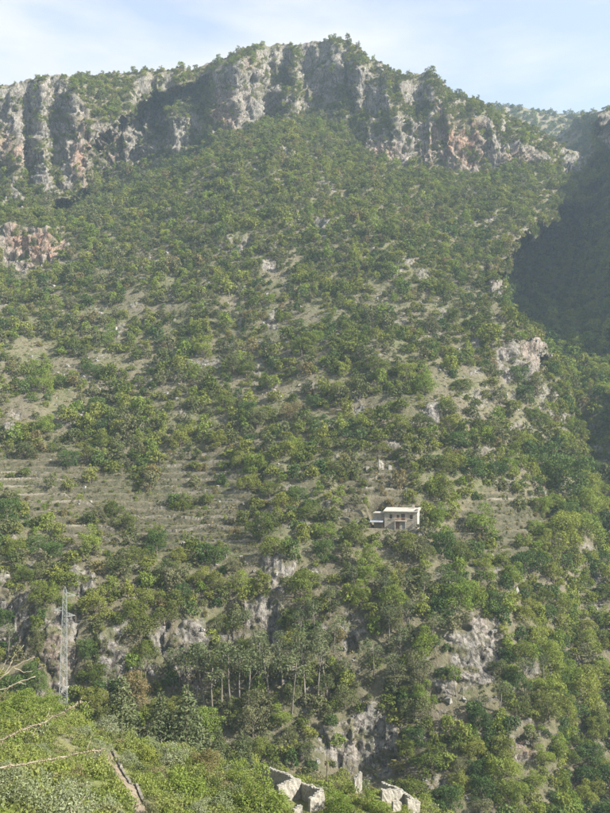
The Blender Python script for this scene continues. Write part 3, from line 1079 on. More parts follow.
for k in range(7):          # scrub of the near hillside
    rng = np.random.default_rng(140 + k)
    cen = [np.array([rng.uniform(-.6, .6), rng.uniform(-.6, .6), rng.uniform(0.1, 0.55)]) for _ in range(8)]
    rad = [rng.uniform(0.25, 0.45) for _ in cen]
    BUSH.append(make_plant_meshes('bush', rng, cen, rad, 420, 0.085, M[('scrub', 'scrub', 'scrub', 'fresh', 'dusky', 'olive', 'tuft')[k]], M['bark'], 0.2, 0.03, jitter=0.05, tips=2, nor_mix=0.5))
for k in range(3):          # low shrubs of the mountain
    rng = np.random.default_rng(160 + k)
    cen = [np.array([rng.uniform(-.5, .5), rng.uniform(-.5, .5), rng.uniform(0.0, 0.35)]) for _ in range(5)]
    rad = [rng.uniform(0.3, 0.5) for _ in cen]
    TUFT.append(make_plant_meshes('tuft', rng, cen, rad, 75, 0.19, M['tuft'], M['bark'], 0.1, 0.03, jitter=0.05, tips=1, nor_mix=0.5))

# ------------------------------------------------------------------ planting the mountain
FAMS = list(fams)


def dart(points, radii, factor, placed, cell=7.0):
    """keeps points that stand far enough from those kept before"""
    keep = []
    for k in range(len(points)):
        p, r = points[k], radii[k]
        key = (int(p[0] // cell), int(p[1] // cell), int(p[2] // cell))
        ok = True
        for i in (-1, 0, 1):
            for j in (-1, 0, 1):
                for l_ in (-1, 0, 1):
                    for (qx, qy, qz, qr) in placed.get((key[0] + i, key[1] + j, key[2] + l_), ()):
                        if (qx - p[0]) ** 2 + (qy - p[1]) ** 2 + (qz - p[2]) ** 2 < (factor * (r + qr)) ** 2:
                            ok = False
                            break
                    if not ok:
                        break
                if not ok:
                    break
            if not ok:
                break
        if ok:
            placed.setdefault(key, []).append((p[0], p[1], p[2], r))
            keep.append(k)
    return keep


du_ = np.linalg.norm(np.diff(VIS, axis=1), axis=-1)[:-1]
dv_ = np.linalg.norm(np.diff(VIS, axis=0), axis=-1)[:, :-1]
area = np.minimum(du_, 3.0) * np.minimum(dv_, 3.0)
clear = fbm(np.stack([UU / 34, VV / 12, UU * 0 + 2], -1), 4, 501)
clump = fbm(np.stack([UU / 22, VV / 22, UU * 0 + 4], -1), 3, 505)
dens = np.interp(VV, [60, 130, 250, 300, 420, 435, 455, 470, 600, 813], [0.85, 0.8, 0.7, 0.58, 0.62, 1.0, 0.9, 0.72, 0.8, 0.95])
mid = sstep(235, 290, VV) * sstep(445, 420, VV) * (1 - rav)
dens = dens * (1 - 0.74 * mid * sstep(-0.06, 0.2, clear))
dens = dens * (1 - 0.75 * sstep(470, 500, VV) * sstep(430, 400, UU) * sstep(-0.08, 0.18, clear))
dens = np.where(rav > 0.5, 1.0, dens)
dens = np.where(gul > 0.5, 1.0, dens)
dens = np.maximum(dens, sstep(425, 450, UU) * sstep(470, 500, VV) * 0.95)
dens = dens * (1 - terr * np.where(clump > 0.26, 0.3, 0.95))
dens = dens * (1 - np.interp(VV, [200, 300], [0.90, 0.94]) * np.clip(np.maximum(cliff, 0.4 * cliff_geo), 0, 1))
sh_ = np.zeros_like(cliff_geo)
for k_ in (4, 8, 12, 16, 20):
    sh_[:-k_] = np.maximum(sh_[:-k_], cliff_geo[k_:])
dens = dens * (1 - 0.7 * sh_ * sstep(280, 330, VV))
dens = np.where((VV > 585) & (UU < 430), np.maximum(dens, 0.97 * (1 - 0.94 * np.maximum(cliff_geo, 0.9 * sh_))), dens)
dens = np.clip(dens, 0, 1) ** 1.35
dens = dens * (1 - pad)
# keep sight lines free around the house, the ruin above it and the pad in front
for (cu, cv, ru, rv_) in ((397, 523, 25, 24), (382, 470, 15, 14), (378, 490, 14, 12)):
    dens = dens * (1 - sstep(1.25, 0.85, np.hypot((UU - cu) / ru, (VV - cv) / rv_)))
vis_u = (US > -70) & (US < 680)
w_ = (area * dens[:-1, :-1]) * vis_u[None, :-1]
prob = (w_ / w_.sum()).ravel()
NCAND = 52000
ci = RNG.choice(len(prob), NCAND, p=prob)
rr0, cc0 = np.unravel_index(ci, w_.shape)
cand = VIS[rr0, cc0]
cu_, cv_ = UU[rr0, cc0], VV[rr0, cc0]
rad_ = np.clip(RNG.lognormal(math.log(2.35), 0.42, NCAND), 0.9, 5.0)
inr = rav[rr0, cc0] > 0.5
rad_ = np.where(inr, rad_ * 1.25, rad_)
rad_ = np.where(cliff_geo[rr0, cc0] > 0.3, rad_ * 0.62, rad_)
rad_ = np.where(cv_ < vs[cc0] + 12, rad_ * 0.75, rad_)
rad_ = np.where((cv_ < 330) & ~inr, rad_ * 0.88, rad_)
low_r = (cu_ > 430) & (cv_ > 470)
rad_ = np.where(low_r, rad_ * 1.12, rad_)
placed = {}
TREES = []       # (x, y, z, radius, family, u, v)
HERO = [(568, 478, 26, 'deep'), (590, 505, 15, 'fresh'), (535, 520, 13, 'fresh'), (560, 530, 20, 'fresh'), (545, 655, 15, 'fresh'), (585, 690, 19, 'fresh'), (588, 640, 13, 'fresh'), (560, 640, 11, 'deep'),
        (436, 520, 11, 'fresh'), (425, 505, 10, 'fresh'), (452, 512, 9, 'fresh'), (478, 520, 8, 'fresh'), (366, 578, 11, 'fresh'), (355, 540, 12, 'oak'), (322, 552, 12, 'deep'), (285, 500, 14, 'oak'), (270, 492, 12, 'oak'), (298, 496, 11, 'deep'),
        (275, 548, 14, 'oak'), (290, 556, 10, 'deep'), (100, 455, 10, 'deep'), (115, 462, 10, 'oak'), (70, 455, 12, 'deep'), (88, 452, 11, 'oak'), (90, 475, 8, 'oak'), (68, 482, 7, 'oak'), (50, 482, 7, 'dusky'),
        (240, 455, 12, 'oak'), (225, 462, 9, 'oak'), (150, 480, 9, 'dusky'), (195, 478, 8, 'dusky'), (155, 530, 11, 'oak'), (130, 536, 10, 'dusky'), (180, 555, 11, 'oak'), (205, 552, 10, 'deep'),
        (15, 545, 12, 'oak'), (35, 540, 12, 'deep'), (55, 548, 13, 'deep'), (25, 575, 11, 'oak'), (70, 560, 10, 'oak'), (8, 525, 10, 'dusky'), (98, 570, 10, 'rust'), (355, 500, 7, 'dusky'), (365, 520, 8, 'dusky'), (425, 535, 10, 'dusky'),
        (410, 540, 7, 'oak'), (388, 542, 8, 'dusky'), (372, 540, 8, 'oak'), (352, 470, 10, 'dusky'), (400, 480, 8, 'rust'), (470, 590, 12, 'fresh'), (490, 600, 12, 'deep'), (500, 560, 12, 'oak'), (530, 600, 14, 'oak')]
for (u, v, rp_, fam) in HERO:
    base = main_at(u, min(v + rp_ * 0.85, 870))
    r = rp_ * base.y / F
    TREES.append((base.x, base.y, base.z - 0.1 * r, r, fam, u, v))
    placed.setdefault((int(base.x // 7), int(base.y // 7), int(base.z // 7)), []).append((base.x, base.y, base.z, r))
fnoise = fbm(cand / 45, 3, 511)
for k in dart(cand, rad_, 0.55, placed):
    u, v = cu_[k], cv_[k]
    z = RNG.uniform()
    if inr[k]:
        fam = 'deep' if z < 0.35 else ('oak' if z < 0.7 else 'fresh')
    elif u > 430 and v > 470:
        fam = 'deep' if z < 0.28 else ('oak' if z < 0.56 else ('fresh' if z < 0.94 else 'dusky'))
    else:
        s = fnoise[k]
        if v < 230 and gul[rr0[k], cc0[k]] < 0.5:
            fam = 'oak' if z < 0.62 else ('dusky' if z < 0.86 else ('fresh' if z < 0.97 else 'rust'))
        elif z < 0.45 - 0.4 * s:
            fam = 'oak'
        elif z < 0.74:
            fam = 'dusky'
        elif z < 0.84 - 0.2 * s:
            fam = 'deep'
        elif z < 0.97:
            fam = 'fresh'
        else:
            fam = 'rust'
    p = cand[k]
    TREES.append((p[0], p[1], p[2] - 0.12 * rad_[k], rad_[k], fam, u, v))


def zone(u, v):
    """where on the mountain a tree stands, in words that can be found in the photo"""
    if v > 690 and u < 430:
        return 'on the gorge side below the pine trunks'
    if u >= 540 and v > 400:
        return 'in the ravine by the right edge'
    if u >= 430 and v > 640:
        return 'on the steep wooded slope at lower right'
    if u >= 430 and v > 470:
        return 'on the wooded slope right of the stone house'
    if v > 590 and u < 230:
        return 'on the crags behind the pylon'
    if v > 590:
        return 'among the crags below the stone house'
    if u > 330 and v > 440:
        return 'beside the stone house terraces'
    if v > 440:
        return 'among the grassy terraces left of the stone house'
    return 'on the open slope above the terraces'


WORDS = {'oak': 'mid green', 'fresh': 'bright green', 'dusky': 'dusky green', 'deep': 'dark green', 'rust': 'brownish green'}
MARKS = [(397, 515, 'the stone house'), (381, 466, 'the tower ruin'), (61, 650, 'the crag behind the pylon'), (355, 745, 'the big low grey crag'), (265, 625, 'the streaked centre crag'),
         (355, 630, 'the narrow pale crag'), (475, 660, 'the lower right crag'), (518, 362, 'the spur crag'), (100, 540, 'the bare dry terraces'), (200, 490, 'the centre terraces'),
         (30, 490, 'the left terraces'), (190, 660, 'the crag left of the pine row'), (10, 620, 'the left edge crag'), (522, 750, 'the reddish low outcrop'), (500, 498, 'the long earth bank'),
         (568, 478, 'the largest ravine tree'), (585, 690, 'the broad ravine tree'), (114, 665, 'the crag right of the pylon'), (280, 495, 'the mid tree group')]


def describe(t):
    """size, colour and the nearest landmark of a tree"""
    u, v = t[5], t[6]
    mu, mv, nm = min(MARKS, key=lambda m_: math.hypot(m_[0] - u, m_[1] - v))
    a, dist = math.degrees(math.atan2(mv - v, u - mu)), math.hypot(mu - u, mv - v)
    side = 'right of' if abs(a) < 30 else 'left of' if abs(a) > 150 else 'straight above' if 60 < a < 120 else 'straight below' if -120 < a < -60 else 'upper right of' if 0 < a < 60 else 'upper left of' if a > 0 else 'lower right of' if a > -60 else 'lower left of'
    px = t[3] * F / t[1]
    size = 'large' if px > 12.5 else 'small' if px < 9.5 else 'middling'
    near_ = 'close ' if dist < 28 else ''
    return f"{size} {WORDS[t[4]]} tree {near_}{side} {nm}"


inview = [t for t in TREES if -4 < t[5] < 614 and t[6] < 822]
inview.sort(key=lambda t: -t[3] / t[1])
single = inview[:300]
sid = set(id(t) for t in single)


def plant_single(name, meshes, loc, scale, rz, label, cat, group, sz=1.0):
    e = empty(name, loc, label, cat, rz, group)
    e.scale = (scale, scale, scale * sz)
    link('crown', meshes[0], e)
    link('trunk', meshes[1], e)
    return e


names_ = {}
for t in single:
    names_.setdefault(describe(t), []).append(t)
PLACE = {2: ('left one', 'right one'), 3: ('left one', 'middle one', 'right one')}
LABEL = {}
for d_, ts in names_.items():
    ts.sort(key=lambda t: t[5])
    for k_, t in enumerate(ts):
        LABEL[id(t)] = d_ if len(ts) == 1 else d_ + ', ' + (PLACE[len(ts)][k_] if len(ts) in PLACE else ('first', 'second', 'third', 'fourth', 'fifth', 'sixth', 'seventh', 'eighth')[min(k_, 7)] + ' from left')
special = {(568, 478): 'largest round dark green tree standing over the ravine at right',
           (436, 520): 'bright green round tree touching the right end of the stone house',
           (98, 570): 'brownish green tree at the foot of the bare dry terraces',
           (366, 578): 'bright green tree alone on the bank straight below the stone house',
           (400, 480): 'brownish green tree on the bank above the stone house',
           (585, 690): 'broad bright green tree low in the ravine at lower right'}
for t in single:
    lst = HI[t[4]]
    zn = zone(t[5], t[6])
    label = special.get((t[5], t[6]), LABEL[id(t)])
    plant_single('broadleaf_tree', lst[random.randrange(len(lst))], t[:3], t[3], random.uniform(0, 6.28), label, 'tree', 'trees ' + zn, random.uniform(0.75, 1.12))


def scatter(name, protos, pts, scl, idx_, label, cat, seed=0):
    """one mass of plants: instances of a few plants on many points"""
    col = bpy.data.collections.new(name + '_kinds')
    for k, me_ in enumerate(protos):
        po = bpy.data.objects.new(f'{name}_kind_{k:02d}', me_)
        col.objects.link(po)
    n = len(pts)
    rng = np.random.default_rng(seed)
    pm = bpy.data.meshes.new(name)
    pm.vertices.add(n)
    pm.vertices.foreach_set('co', np.asarray(pts, np.float32).ravel())
    a = pm.attributes.new('scl', 'FLOAT_VECTOR', 'POINT')
    s3 = np.stack([scl, scl, scl * rng.uniform(0.75, 1.35, n)], -1)
    a.data.foreach_set('vector', s3.astype(np.float32).ravel())
    a = pm.attributes.new('rot', 'FLOAT_VECTOR', 'POINT')
    r3 = np.stack([rng.normal(0, 0.08, n), rng.normal(0, 0.08, n), rng.uniform(0, 6.28, n)], -1)
    a.data.foreach_set('vector', r3.astype(np.float32).ravel())
    a = pm.attributes.new('idx', 'INT', 'POINT')
    a.data.foreach_set('value', np.asarray(idx_, np.int32))
    o = link(name, pm)
    ng = bpy.data.node_groups.new(name, 'GeometryNodeTree')
    ng.interface.new_socket('Geometry', in_out='INPUT', socket_type='NodeSocketGeometry')
    ng.interface.new_socket('Geometry', in_out='OUTPUT', socket_type='NodeSocketGeometry')
    N_, L_ = ng.nodes, ng.links
    gi, go = N_.new('NodeGroupInput'), N_.new('NodeGroupOutput')
    ciN = N_.new('GeometryNodeCollectionInfo')
    ciN.inputs['Collection'].default_value = col
    ciN.inputs['Separate Children'].default_value = True
    ciN.inputs['Reset Children'].default_value = True
    ip = N_.new('GeometryNodeInstanceOnPoints')
    ip.inputs['Pick Instance'].default_value = True
    at_ = {}
    for nm, ty in (('scl', 'FLOAT_VECTOR'), ('rot', 'FLOAT_VECTOR'), ('idx', 'INT')):
        an = N_.new('GeometryNodeInputNamedAttribute')
        an.data_type = ty
        an.inputs['Name'].default_value = nm
        at_[nm] = [s for s in an.outputs if s.enabled][0]
    L_.new(gi.outputs[0], ip.inputs['Points'])
    L_.new(ciN.outputs[0], ip.inputs['Instance'])
    L_.new(at_['idx'], ip.inputs['Instance Index'])
    L_.new(at_['rot'], ip.inputs['Rotation'])
    L_.new(at_['scl'], ip.inputs['Scale'])
    L_.new(ip.outputs[0], go.inputs[0])
    md = o.modifiers.new('scatter', 'NODES')
    md.node_group = ng
    tag(o, label, cat)
    o['kind'] = 'stuff'
    return o


protos, start = [], {}
for fam in FAMS:
    start[fam] = len(protos)
    protos += [x[2] for x in LO[fam]]
restt = [t for t in TREES if id(t) not in sid]
fp = [t[:3] for t in restt]
fs = [t[3] for t in restt]
fi = [start[t[4]] + random.randrange(fams[t[4]]) for t in restt]
# small bushes dotted over the terraces
wt = area * terr[:-1, :-1] * (1 - pad[:-1, :-1]) * np.clip(0.25 + clump[:-1, :-1] * 2, 0.05, 1)
prob = (wt / wt.sum()).ravel()
for k in RNG.choice(len(prob), 900, p=prob):
    r_, c_ = np.unravel_index(k, wt.shape)
    p = VIS[r_, c_]
    fp.append((p[0], p[1], p[2] - 0.1))
    fs.append(float(np.clip(RNG.lognormal(math.log(0.62), 0.4), 0.25, 1.5)))
    fam = ('oak', 'dusky', 'fresh', 'rust')[int(RNG.integers(0, 4))]
    fi.append(start[fam] + random.randrange(fams[fam]))
# woods on the ravine's back slope and on the far hill
for (vis, V_, U_), cnt, rmin, rmax in ((RB, 900, 2.2, 4.2), (FH, 2200, 2.0, 4.5)):
    r_ = RNG.integers(0, vis.shape[0], cnt)
    c_ = RNG.integers(0, vis.shape[1], cnt)
    m_ = fbm(vis[r_, c_] / 40, 3, 601)
    for k in range(cnt):
        if m_[k] > -0.12 or RNG.uniform() < 0.25:
            p = vis[r_[k], c_[k]]
            s = RNG.uniform(rmin, rmax)
            fp.append((p[0], p[1], p[2] - 0.3))
            fs.append(s)
            fi.append(start['deep' if RNG.uniform() < 0.5 else 'oak'])
scatter('forest', protos, np.array(fp), np.array(fs), fi, 'mixed green woodland covering the far mountainside up to the cliffs', 'forest', 1)
print('trees', len(TREES), 'far', len(fp))

# low shrubs and dry tufts between the trees
wt = area * (0.30 + 0.9 * (1 - np.clip(dens[:-1, :-1], 0, 1))) * (1 - 0.72 * cliff[:-1, :-1]) * (1 + 0.3 * terr[:-1, :-1]) * (1 - pad[:-1, :-1]) * vis_u[None, :-1] * (rav[:-1, :-1] < 0.5)
prob = (wt / wt.sum()).ravel()
ci = RNG.choice(len(prob), 42000, p=prob)
r_, c_ = np.unravel_index(ci, wt.shape)
scatter('undergrowth', [x[2] for x in TUFT], VIS[r_, c_] - np.array([0, 0, 0.05]), np.clip(RNG.lognormal(math.log(0.62), 0.4, len(ci)), 0.25, 1.6), RNG.integers(0, 3, len(ci)), 'low scrub and dry tufts between the trees of the mountainside', 'undergrowth', 2)

STONES = []
for k in range(4):
    rng = np.random.default_rng(180 + k)
    mb = MB()
    for q in range(3):
        c_ = rng.uniform(-0.5, 0.5, 3) * np.array([1, 1, 0.2]) + np.array([0, 0, 0.15])
        sx_, sy_, sz_ = rng.uniform(0.25, 0.6, 3) * np.array([1, 1, 0.9])
        b_ = len(mb.v)
        mb.box(c_[0] - sx_, c_[0] + sx_, c_[1] - sy_, c_[1] + sy_, c_[2] - sz_, c_[2] + sz_)
        for w in range(b_, len(mb.v)):
            mb.v[w] = tuple((np.array(mb.v[w]) + rng.normal(0, 0.16, 3)).tolist())
    STONES.append(mesh_from('stone', mb.v, mb.f, [M['loose']]))
wt = area * (1 - 0.6 * cliff[:-1, :-1]) * np.clip(1.2 - dens[:-1, :-1], 0.15, 1) * (0.35 + sstep(-0.1, 0.3, outc[:-1, :-1])) * vis_u[None, :-1] * (rav[:-1, :-1] < 0.5) * (1 - pad[:-1, :-1]) * (1 - 0.85 * terr[:-1, :-1])
prob = (wt / wt.sum()).ravel()
ci = RNG.choice(len(prob), 9000, p=prob)
r_, c_ = np.unravel_index(ci, wt.shape)
scatter('rubble', STONES, VIS[r_, c_], np.clip(RNG.lognormal(math.log(0.38), 0.5, len(ci)), 0.15, 1.1), RNG.integers(0, 4, len(ci)), 'grey limestone rubble strewn over the mountainside', 'rubble', 4)

# ------------------------------------------------------------------ pines with bare trunks on the lower crags
ORD = 'first second third fourth fifth sixth seventh eighth ninth tenth eleventh twelfth thirteenth fourteenth fifteenth sixteenth seventeenth eighteenth nineteenth twentieth'.split()
k = 0
pine_n = {}
rp2 = np.random.default_rng(31)
for (u, v, h) in sorted([(196, 712, 62), (206, 716, 64), (213, 718, 60), (222, 716, 66), (231, 714, 62), (240, 712, 64), (248, 716, 60), (190, 706, 50), (258, 700, 58), (270, 712, 64), (283, 700, 60), (292, 718, 62), (306, 708, 66), (318, 704, 60), (326, 690, 50),
                  (232, 652, 40), (243, 648, 38), (262, 668, 40), (300, 650, 44), (314, 640, 40), (334, 660, 42), (322, 672, 44), (345, 690, 40), (374, 680, 44), (388, 650, 40), (402, 668, 44), (396, 700, 42), (410, 640, 36), (420, 690, 40), (356, 596, 30),
                  (385, 610, 34), (404, 600, 32), (430, 652, 36), (440, 600, 34), (522, 700, 34), (497, 720, 36), (146, 690, 34), (8, 660, 34), (420, 610, 32), (330, 620, 34), (455, 700, 32), (540, 690, 30), (180, 690, 46), (300, 690, 54), (278, 676, 40)]):
    b = main_at(u, v)
    hh = h * b.y / F
    if v > 680 and u < 335 and u > 184:
        wh, grp = 'pine from the left in the row of bare trunks', 'pines with bare trunks below the crags'
    elif u > 425:
        wh, grp = 'pine from the left among leafy trees of the lower right slope', 'pines on the lower right slope'
    elif u < 185:
        wh, grp = 'grey green pine from the left on the crags near the pylon', 'pines near the pylon'
    else:
        wh, grp = 'grey green pine from the left on the crags below the house', 'pines on the crags below the house'
    pine_n[grp] = pine_n.get(grp, -1) + 1
    lab = ORD[min(pine_n[grp], 19)] + ' ' + wh
    plant_single('pine_tree', PINE[k % 4], (b.x, b.y, b.z), hh, rp2.uniform(0, 6.28), lab, 'pine tree', grp, rp2.uniform(0.8, 1.12)).rotation_euler = (rp2.normal(0, 0.07), rp2.normal(0, 0.07), rp2.uniform(0, 6.28))
    k += 1

# narrow conifers along the edge of the near hillside
for j, (u, v, h, Y, lab) in enumerate([
        (122, 738, 60, 166, 'tall grey green conifer right of the pylon'),
        (160, 752, 58, 170, 'broad grey green conifer behind the olive tree, left of its pair'),
        (186, 756, 68, 172, 'tall grey green conifer behind the olive tree, right of its pair'),
        (219, 766, 42, 160, 'slim conifer at the left of the row near the ruined house'),
        (230, 768, 32, 160, 'shortest slim conifer in the row near the ruined house'),
        (241, 768, 48, 160, 'tallest slim conifer in the row near the ruined house'),
        (249, 770, 40, 161, 'third slim conifer in the row near the ruined house'),
        (257, 774, 30, 162, 'slim conifer closest to the ruined house')]):
    p = at(u, v, 150)
    g = near_z(p.x, p.y)
    hh = min(h * 150 / F + max(0, p.z - float(g)), h * 150 / F * 1.25)
    plant_single('conifer_tree', CONIF[j % 3], (p.x, p.y, float(g)), hh, j * 1.7, lab, 'conifer', 'conifers at the edge of the near hillside', 1.0).scale = (hh * (1.25 if j < 3 else 0.8), hh * (1.25 if j < 3 else 0.8), hh)

# olives and leafy bushes of the near hillside
near_list = [
    ('olive_tree', OLIVE, 104, 722, 17, 'round grey olive tree just right of the pylon foot', 'olive tree'),
    ('olive_tree', OLIVE, 172, 752, 19, 'grey olive tree in front of the pair of conifers', 'olive tree'),
    ('olive_tree', OLIVE, 152, 742, 13, 'small grey olive tree left of the pair of conifers', 'olive tree'),
    ('olive_tree', OLIVE, 222, 800, 22, 'grey olive tree at the bottom edge left of the ruined house', 'olive tree'),
    ('olive_tree', OLIVE, 22, 790, 34, 'big grey olive tree in the bottom left corner', 'olive tree'),
    ('olive_tree', OLIVE, 66, 796, 30, 'big grey olive tree left of the dirt path', 'olive tree'),
    ('olive_tree', OLIVE, 98, 806, 20, 'low grey olive tree beside the dirt path at the bottom', 'olive tree'),
    ('olive_tree', OLIVE, 100, 742, 14, 'small pale olive tree above the top of the dirt path', 'olive tree'),
    ('olive_tree', OLIVE, 42, 748, 14, 'small grey olive tree behind the dead branches', 'olive tree'),
    ('olive_tree', OLIVE, 128, 758, 12, 'small olive tree right of the upper path end', 'olive tree'),
    ('olive_tree', OLIVE, 82, 728, 11, 'little grey olive tree in the scrub under the pylon', 'olive tree'),
    ('olive_tree', OLIVE, 118, 728, 12, 'little grey olive tree right of the round one by the pylon', 'olive tree'),
    ('olive_tree', OLIVE, 196, 806, 14, 'small olive tree left of the bottom edge olive', 'olive tree'),
    ('olive_tree', OLIVE, 6, 770, 18, 'grey olive tree on the left edge below the dead branches', 'olive tree'),
    ('leafy_bush', HI['oak'], 286, 812, 13, 'green bush in front of the cross walls of the left ruin', 'bush'),
    ('leafy_bush', HI['fresh'], 402, 818, 11, 'bright green bush in front of the right ruin', 'bush'),
    ('leafy_bush', HI['fresh'], 184, 782, 24, 'large bright green bush right of the dirt path', 'bush'),
    ('leafy_bush', HI['rust'], 206, 762, 15, 'yellow brown bush in front of the slim conifers', 'bush'),
    ('leafy_bush', HI['fresh'], 262, 796, 24, 'large yellow green bush left of the ruined house wall', 'bush'),
    ('leafy_bush', HI['fresh'], 240, 776, 13, 'yellow green bush below the slim conifers', 'bush'),
    ('leafy_bush', HI['fresh'], 146, 752, 15, 'bright green bush above the low stone wall', 'bush'),
    ('leafy_bush', HI['fresh'], 364, 780, 15, 'bright green bush behind the ruined wall stub', 'bush'),
    ('leafy_bush', HI['fresh'], 338, 806, 15, 'bright green bush right of the first ruined house', 'bush'),
    ('leafy_bush', HI['fresh'], 376, 806, 13, 'bright green bush left of the second ruined house', 'bush'),
    ('leafy_bush', HI['oak'], 90, 690, 9, 'green bush on the rise behind the pylon foot', 'bush'),
    ('leafy_bush', HI['dusky'], 150, 812, 12, 'dull green bush at the foot of the low stone wall', 'bush'),
    ('leafy_bush', HI['fresh'], 22, 705, 16, 'bright green bush behind the bare upper twigs', 'bush'),
    ('leafy_bush', HI['fresh'], 48, 703, 13, 'bright green bush left of the pylon foot', 'bush'),
    ('leafy_bush', HI['rust'], 312, 770, 9, 'brownish bush behind the first ruined house', 'bush'),
]
near_placed = []
for j, (nm, lst, u, v, rp_, lab, cat) in enumerate(near_list):
    hit = near_hit(u, min(v + rp_ * 0.8, 860))
    if hit is None:
        p = at(u, v, 152)
        hit = Vector((p.x, p.y, float(near_z(p.x, p.y))))
    r = rp_ * hit.y / F
    plant_single(nm, lst[j % len(lst)], (hit.x, hit.y, hit.z - 0.3 * r), r, j * 2.1, lab, cat, 'olives of the near hillside' if cat == 'olive tree' else 'bushes of the near hillside', 0.95)
    near_placed.append((hit.x, hit.y, r))

# ------------------------------------------------------------------ dirt path with its low stone wall
PATH_UV = [(112, 752), (118, 764), (128, 781), (140, 798), (152, 815), (166, 838)]
pp = [near_hit(u, v) for u, v in PATH_UV]
pp = [p for p in pp if p is not None]
dense = []
for a, b in zip(pp, pp[1:]):
    n = max(2, int((b - a).length / 0.8))
    dense += [a.lerp(b, t / n) for t in range(n)]
dense.append(pp[-1])
for _ in range(8):
    dense = [dense[0]] + [(dense[i - 1] + dense[i] * 2 + dense[i + 1]) / 4 for i in range(1, len(dense) - 1)] + [dense[-1]]
V1, F1, V2, F2 = [], [], [], []
prng = np.random.default_rng(77)
ncross = 5
for i, p in enumerate(dense):
    d = (dense[min(i + 1, len(dense) - 1)] - dense[max(i - 1, 0)])
    d.z = 0
    d.normalize()
    s = Vector((-d.y, d.x, 0))
    if s.x > 0:
        s = -s                       # towards the left of the photo
    for c in range(ncross):
        o = p + s * (0.25 + 1.9 * c / (ncross - 1))
        V1.append((o.x, o.y, float(near_z(o.x, o.y)) + 0.14))
    base_z = float(near_z(p.x, p.y))
    h = 0.48 + 0.10 * prng.normal()
    for off, z in ((0.20, base_z - 0.6), (0.17, base_z + h), (-0.18, base_z + h + 0.05 * prng.normal()), (-0.21, base_z - 1.0)):
        o = p + s * (off + 0.03 * prng.normal())
        V2.append((o.x, o.y, z))
for i in range(len(dense) - 1):
    for c in range(ncross - 1):
        a = i * ncross + c
        F1.append((a, a + 1, a + ncross + 1, a + ncross))
    for c in range(3):
        a = i * 4 + c
        F2.append((a, a + 1, a + 5, a + 4))
F2 += [(0, 3, 2, 1), tuple(len(V2) - 4 + k for k in range(4))]
structure(link('dirt_path', mesh_from('dirt_path', V1, F1, [M['path']])))
tag(link('stone_wall', mesh_from('stone_wall', V2, F2, [M['drystone']])), 'low stone wall running downhill along the dirt path', 'wall')['kind'] = 'thing'
path_pts = np.array([[p.x, p.y] for p in dense])

# ------------------------------------------------------------------ scrub of the near hillside
nb = 15000
bx_ = RNG.uniform(-75, 75, nb * 2)
by_ = RNG.uniform(34, 176, nb * 2)
bz_ = near_z(bx_, by_)
pu, pv = project(np.stack([bx_, by_, bz_], -1))
dpath = np.min(np.hypot(bx_[:, None] - path_pts[None, :, 0] + 0.9, by_[:, None] - path_pts[None, :, 1]), axis=1)
okb = (pu > -60) & (pu < 480) & (pv < 880) & (dpath > 2.0) & (bz_ > -84)
gap = fbm(np.stack([bx_ / 7, by_ / 7, bx_ * 0], -1), 3, 701)
okb &= (gap < 0.22) | (RNG.uniform(size=nb * 2) < 0.2)
ids = np.nonzero(okb)[0]
bs = np.clip(RNG.lognormal(math.log(0.85), 0.4, len(ids)), 0.3, 2.0)
sn = fbm(np.stack([bx_[ids] / 11, by_[ids] / 11, bx_[ids] * 0 + 6], -1), 3, 711) + 0.22 * RNG.normal(size=len(ids))
SCRUB_IDX = np.where(sn < -0.05, RNG.integers(0, 4, len(ids)), np.where(sn < 0.22, RNG.integers(0, 5, len(ids)), RNG.integers(2, 7, len(ids))))
SCRUB_PTS = np.stack([bx_[ids], by_[ids], bz_[ids] - 0.1], -1)
print('scrub', len(ids))

# ------------------------------------------------------------------ ruined houses at the bottom
RUIN_CLEAR = []


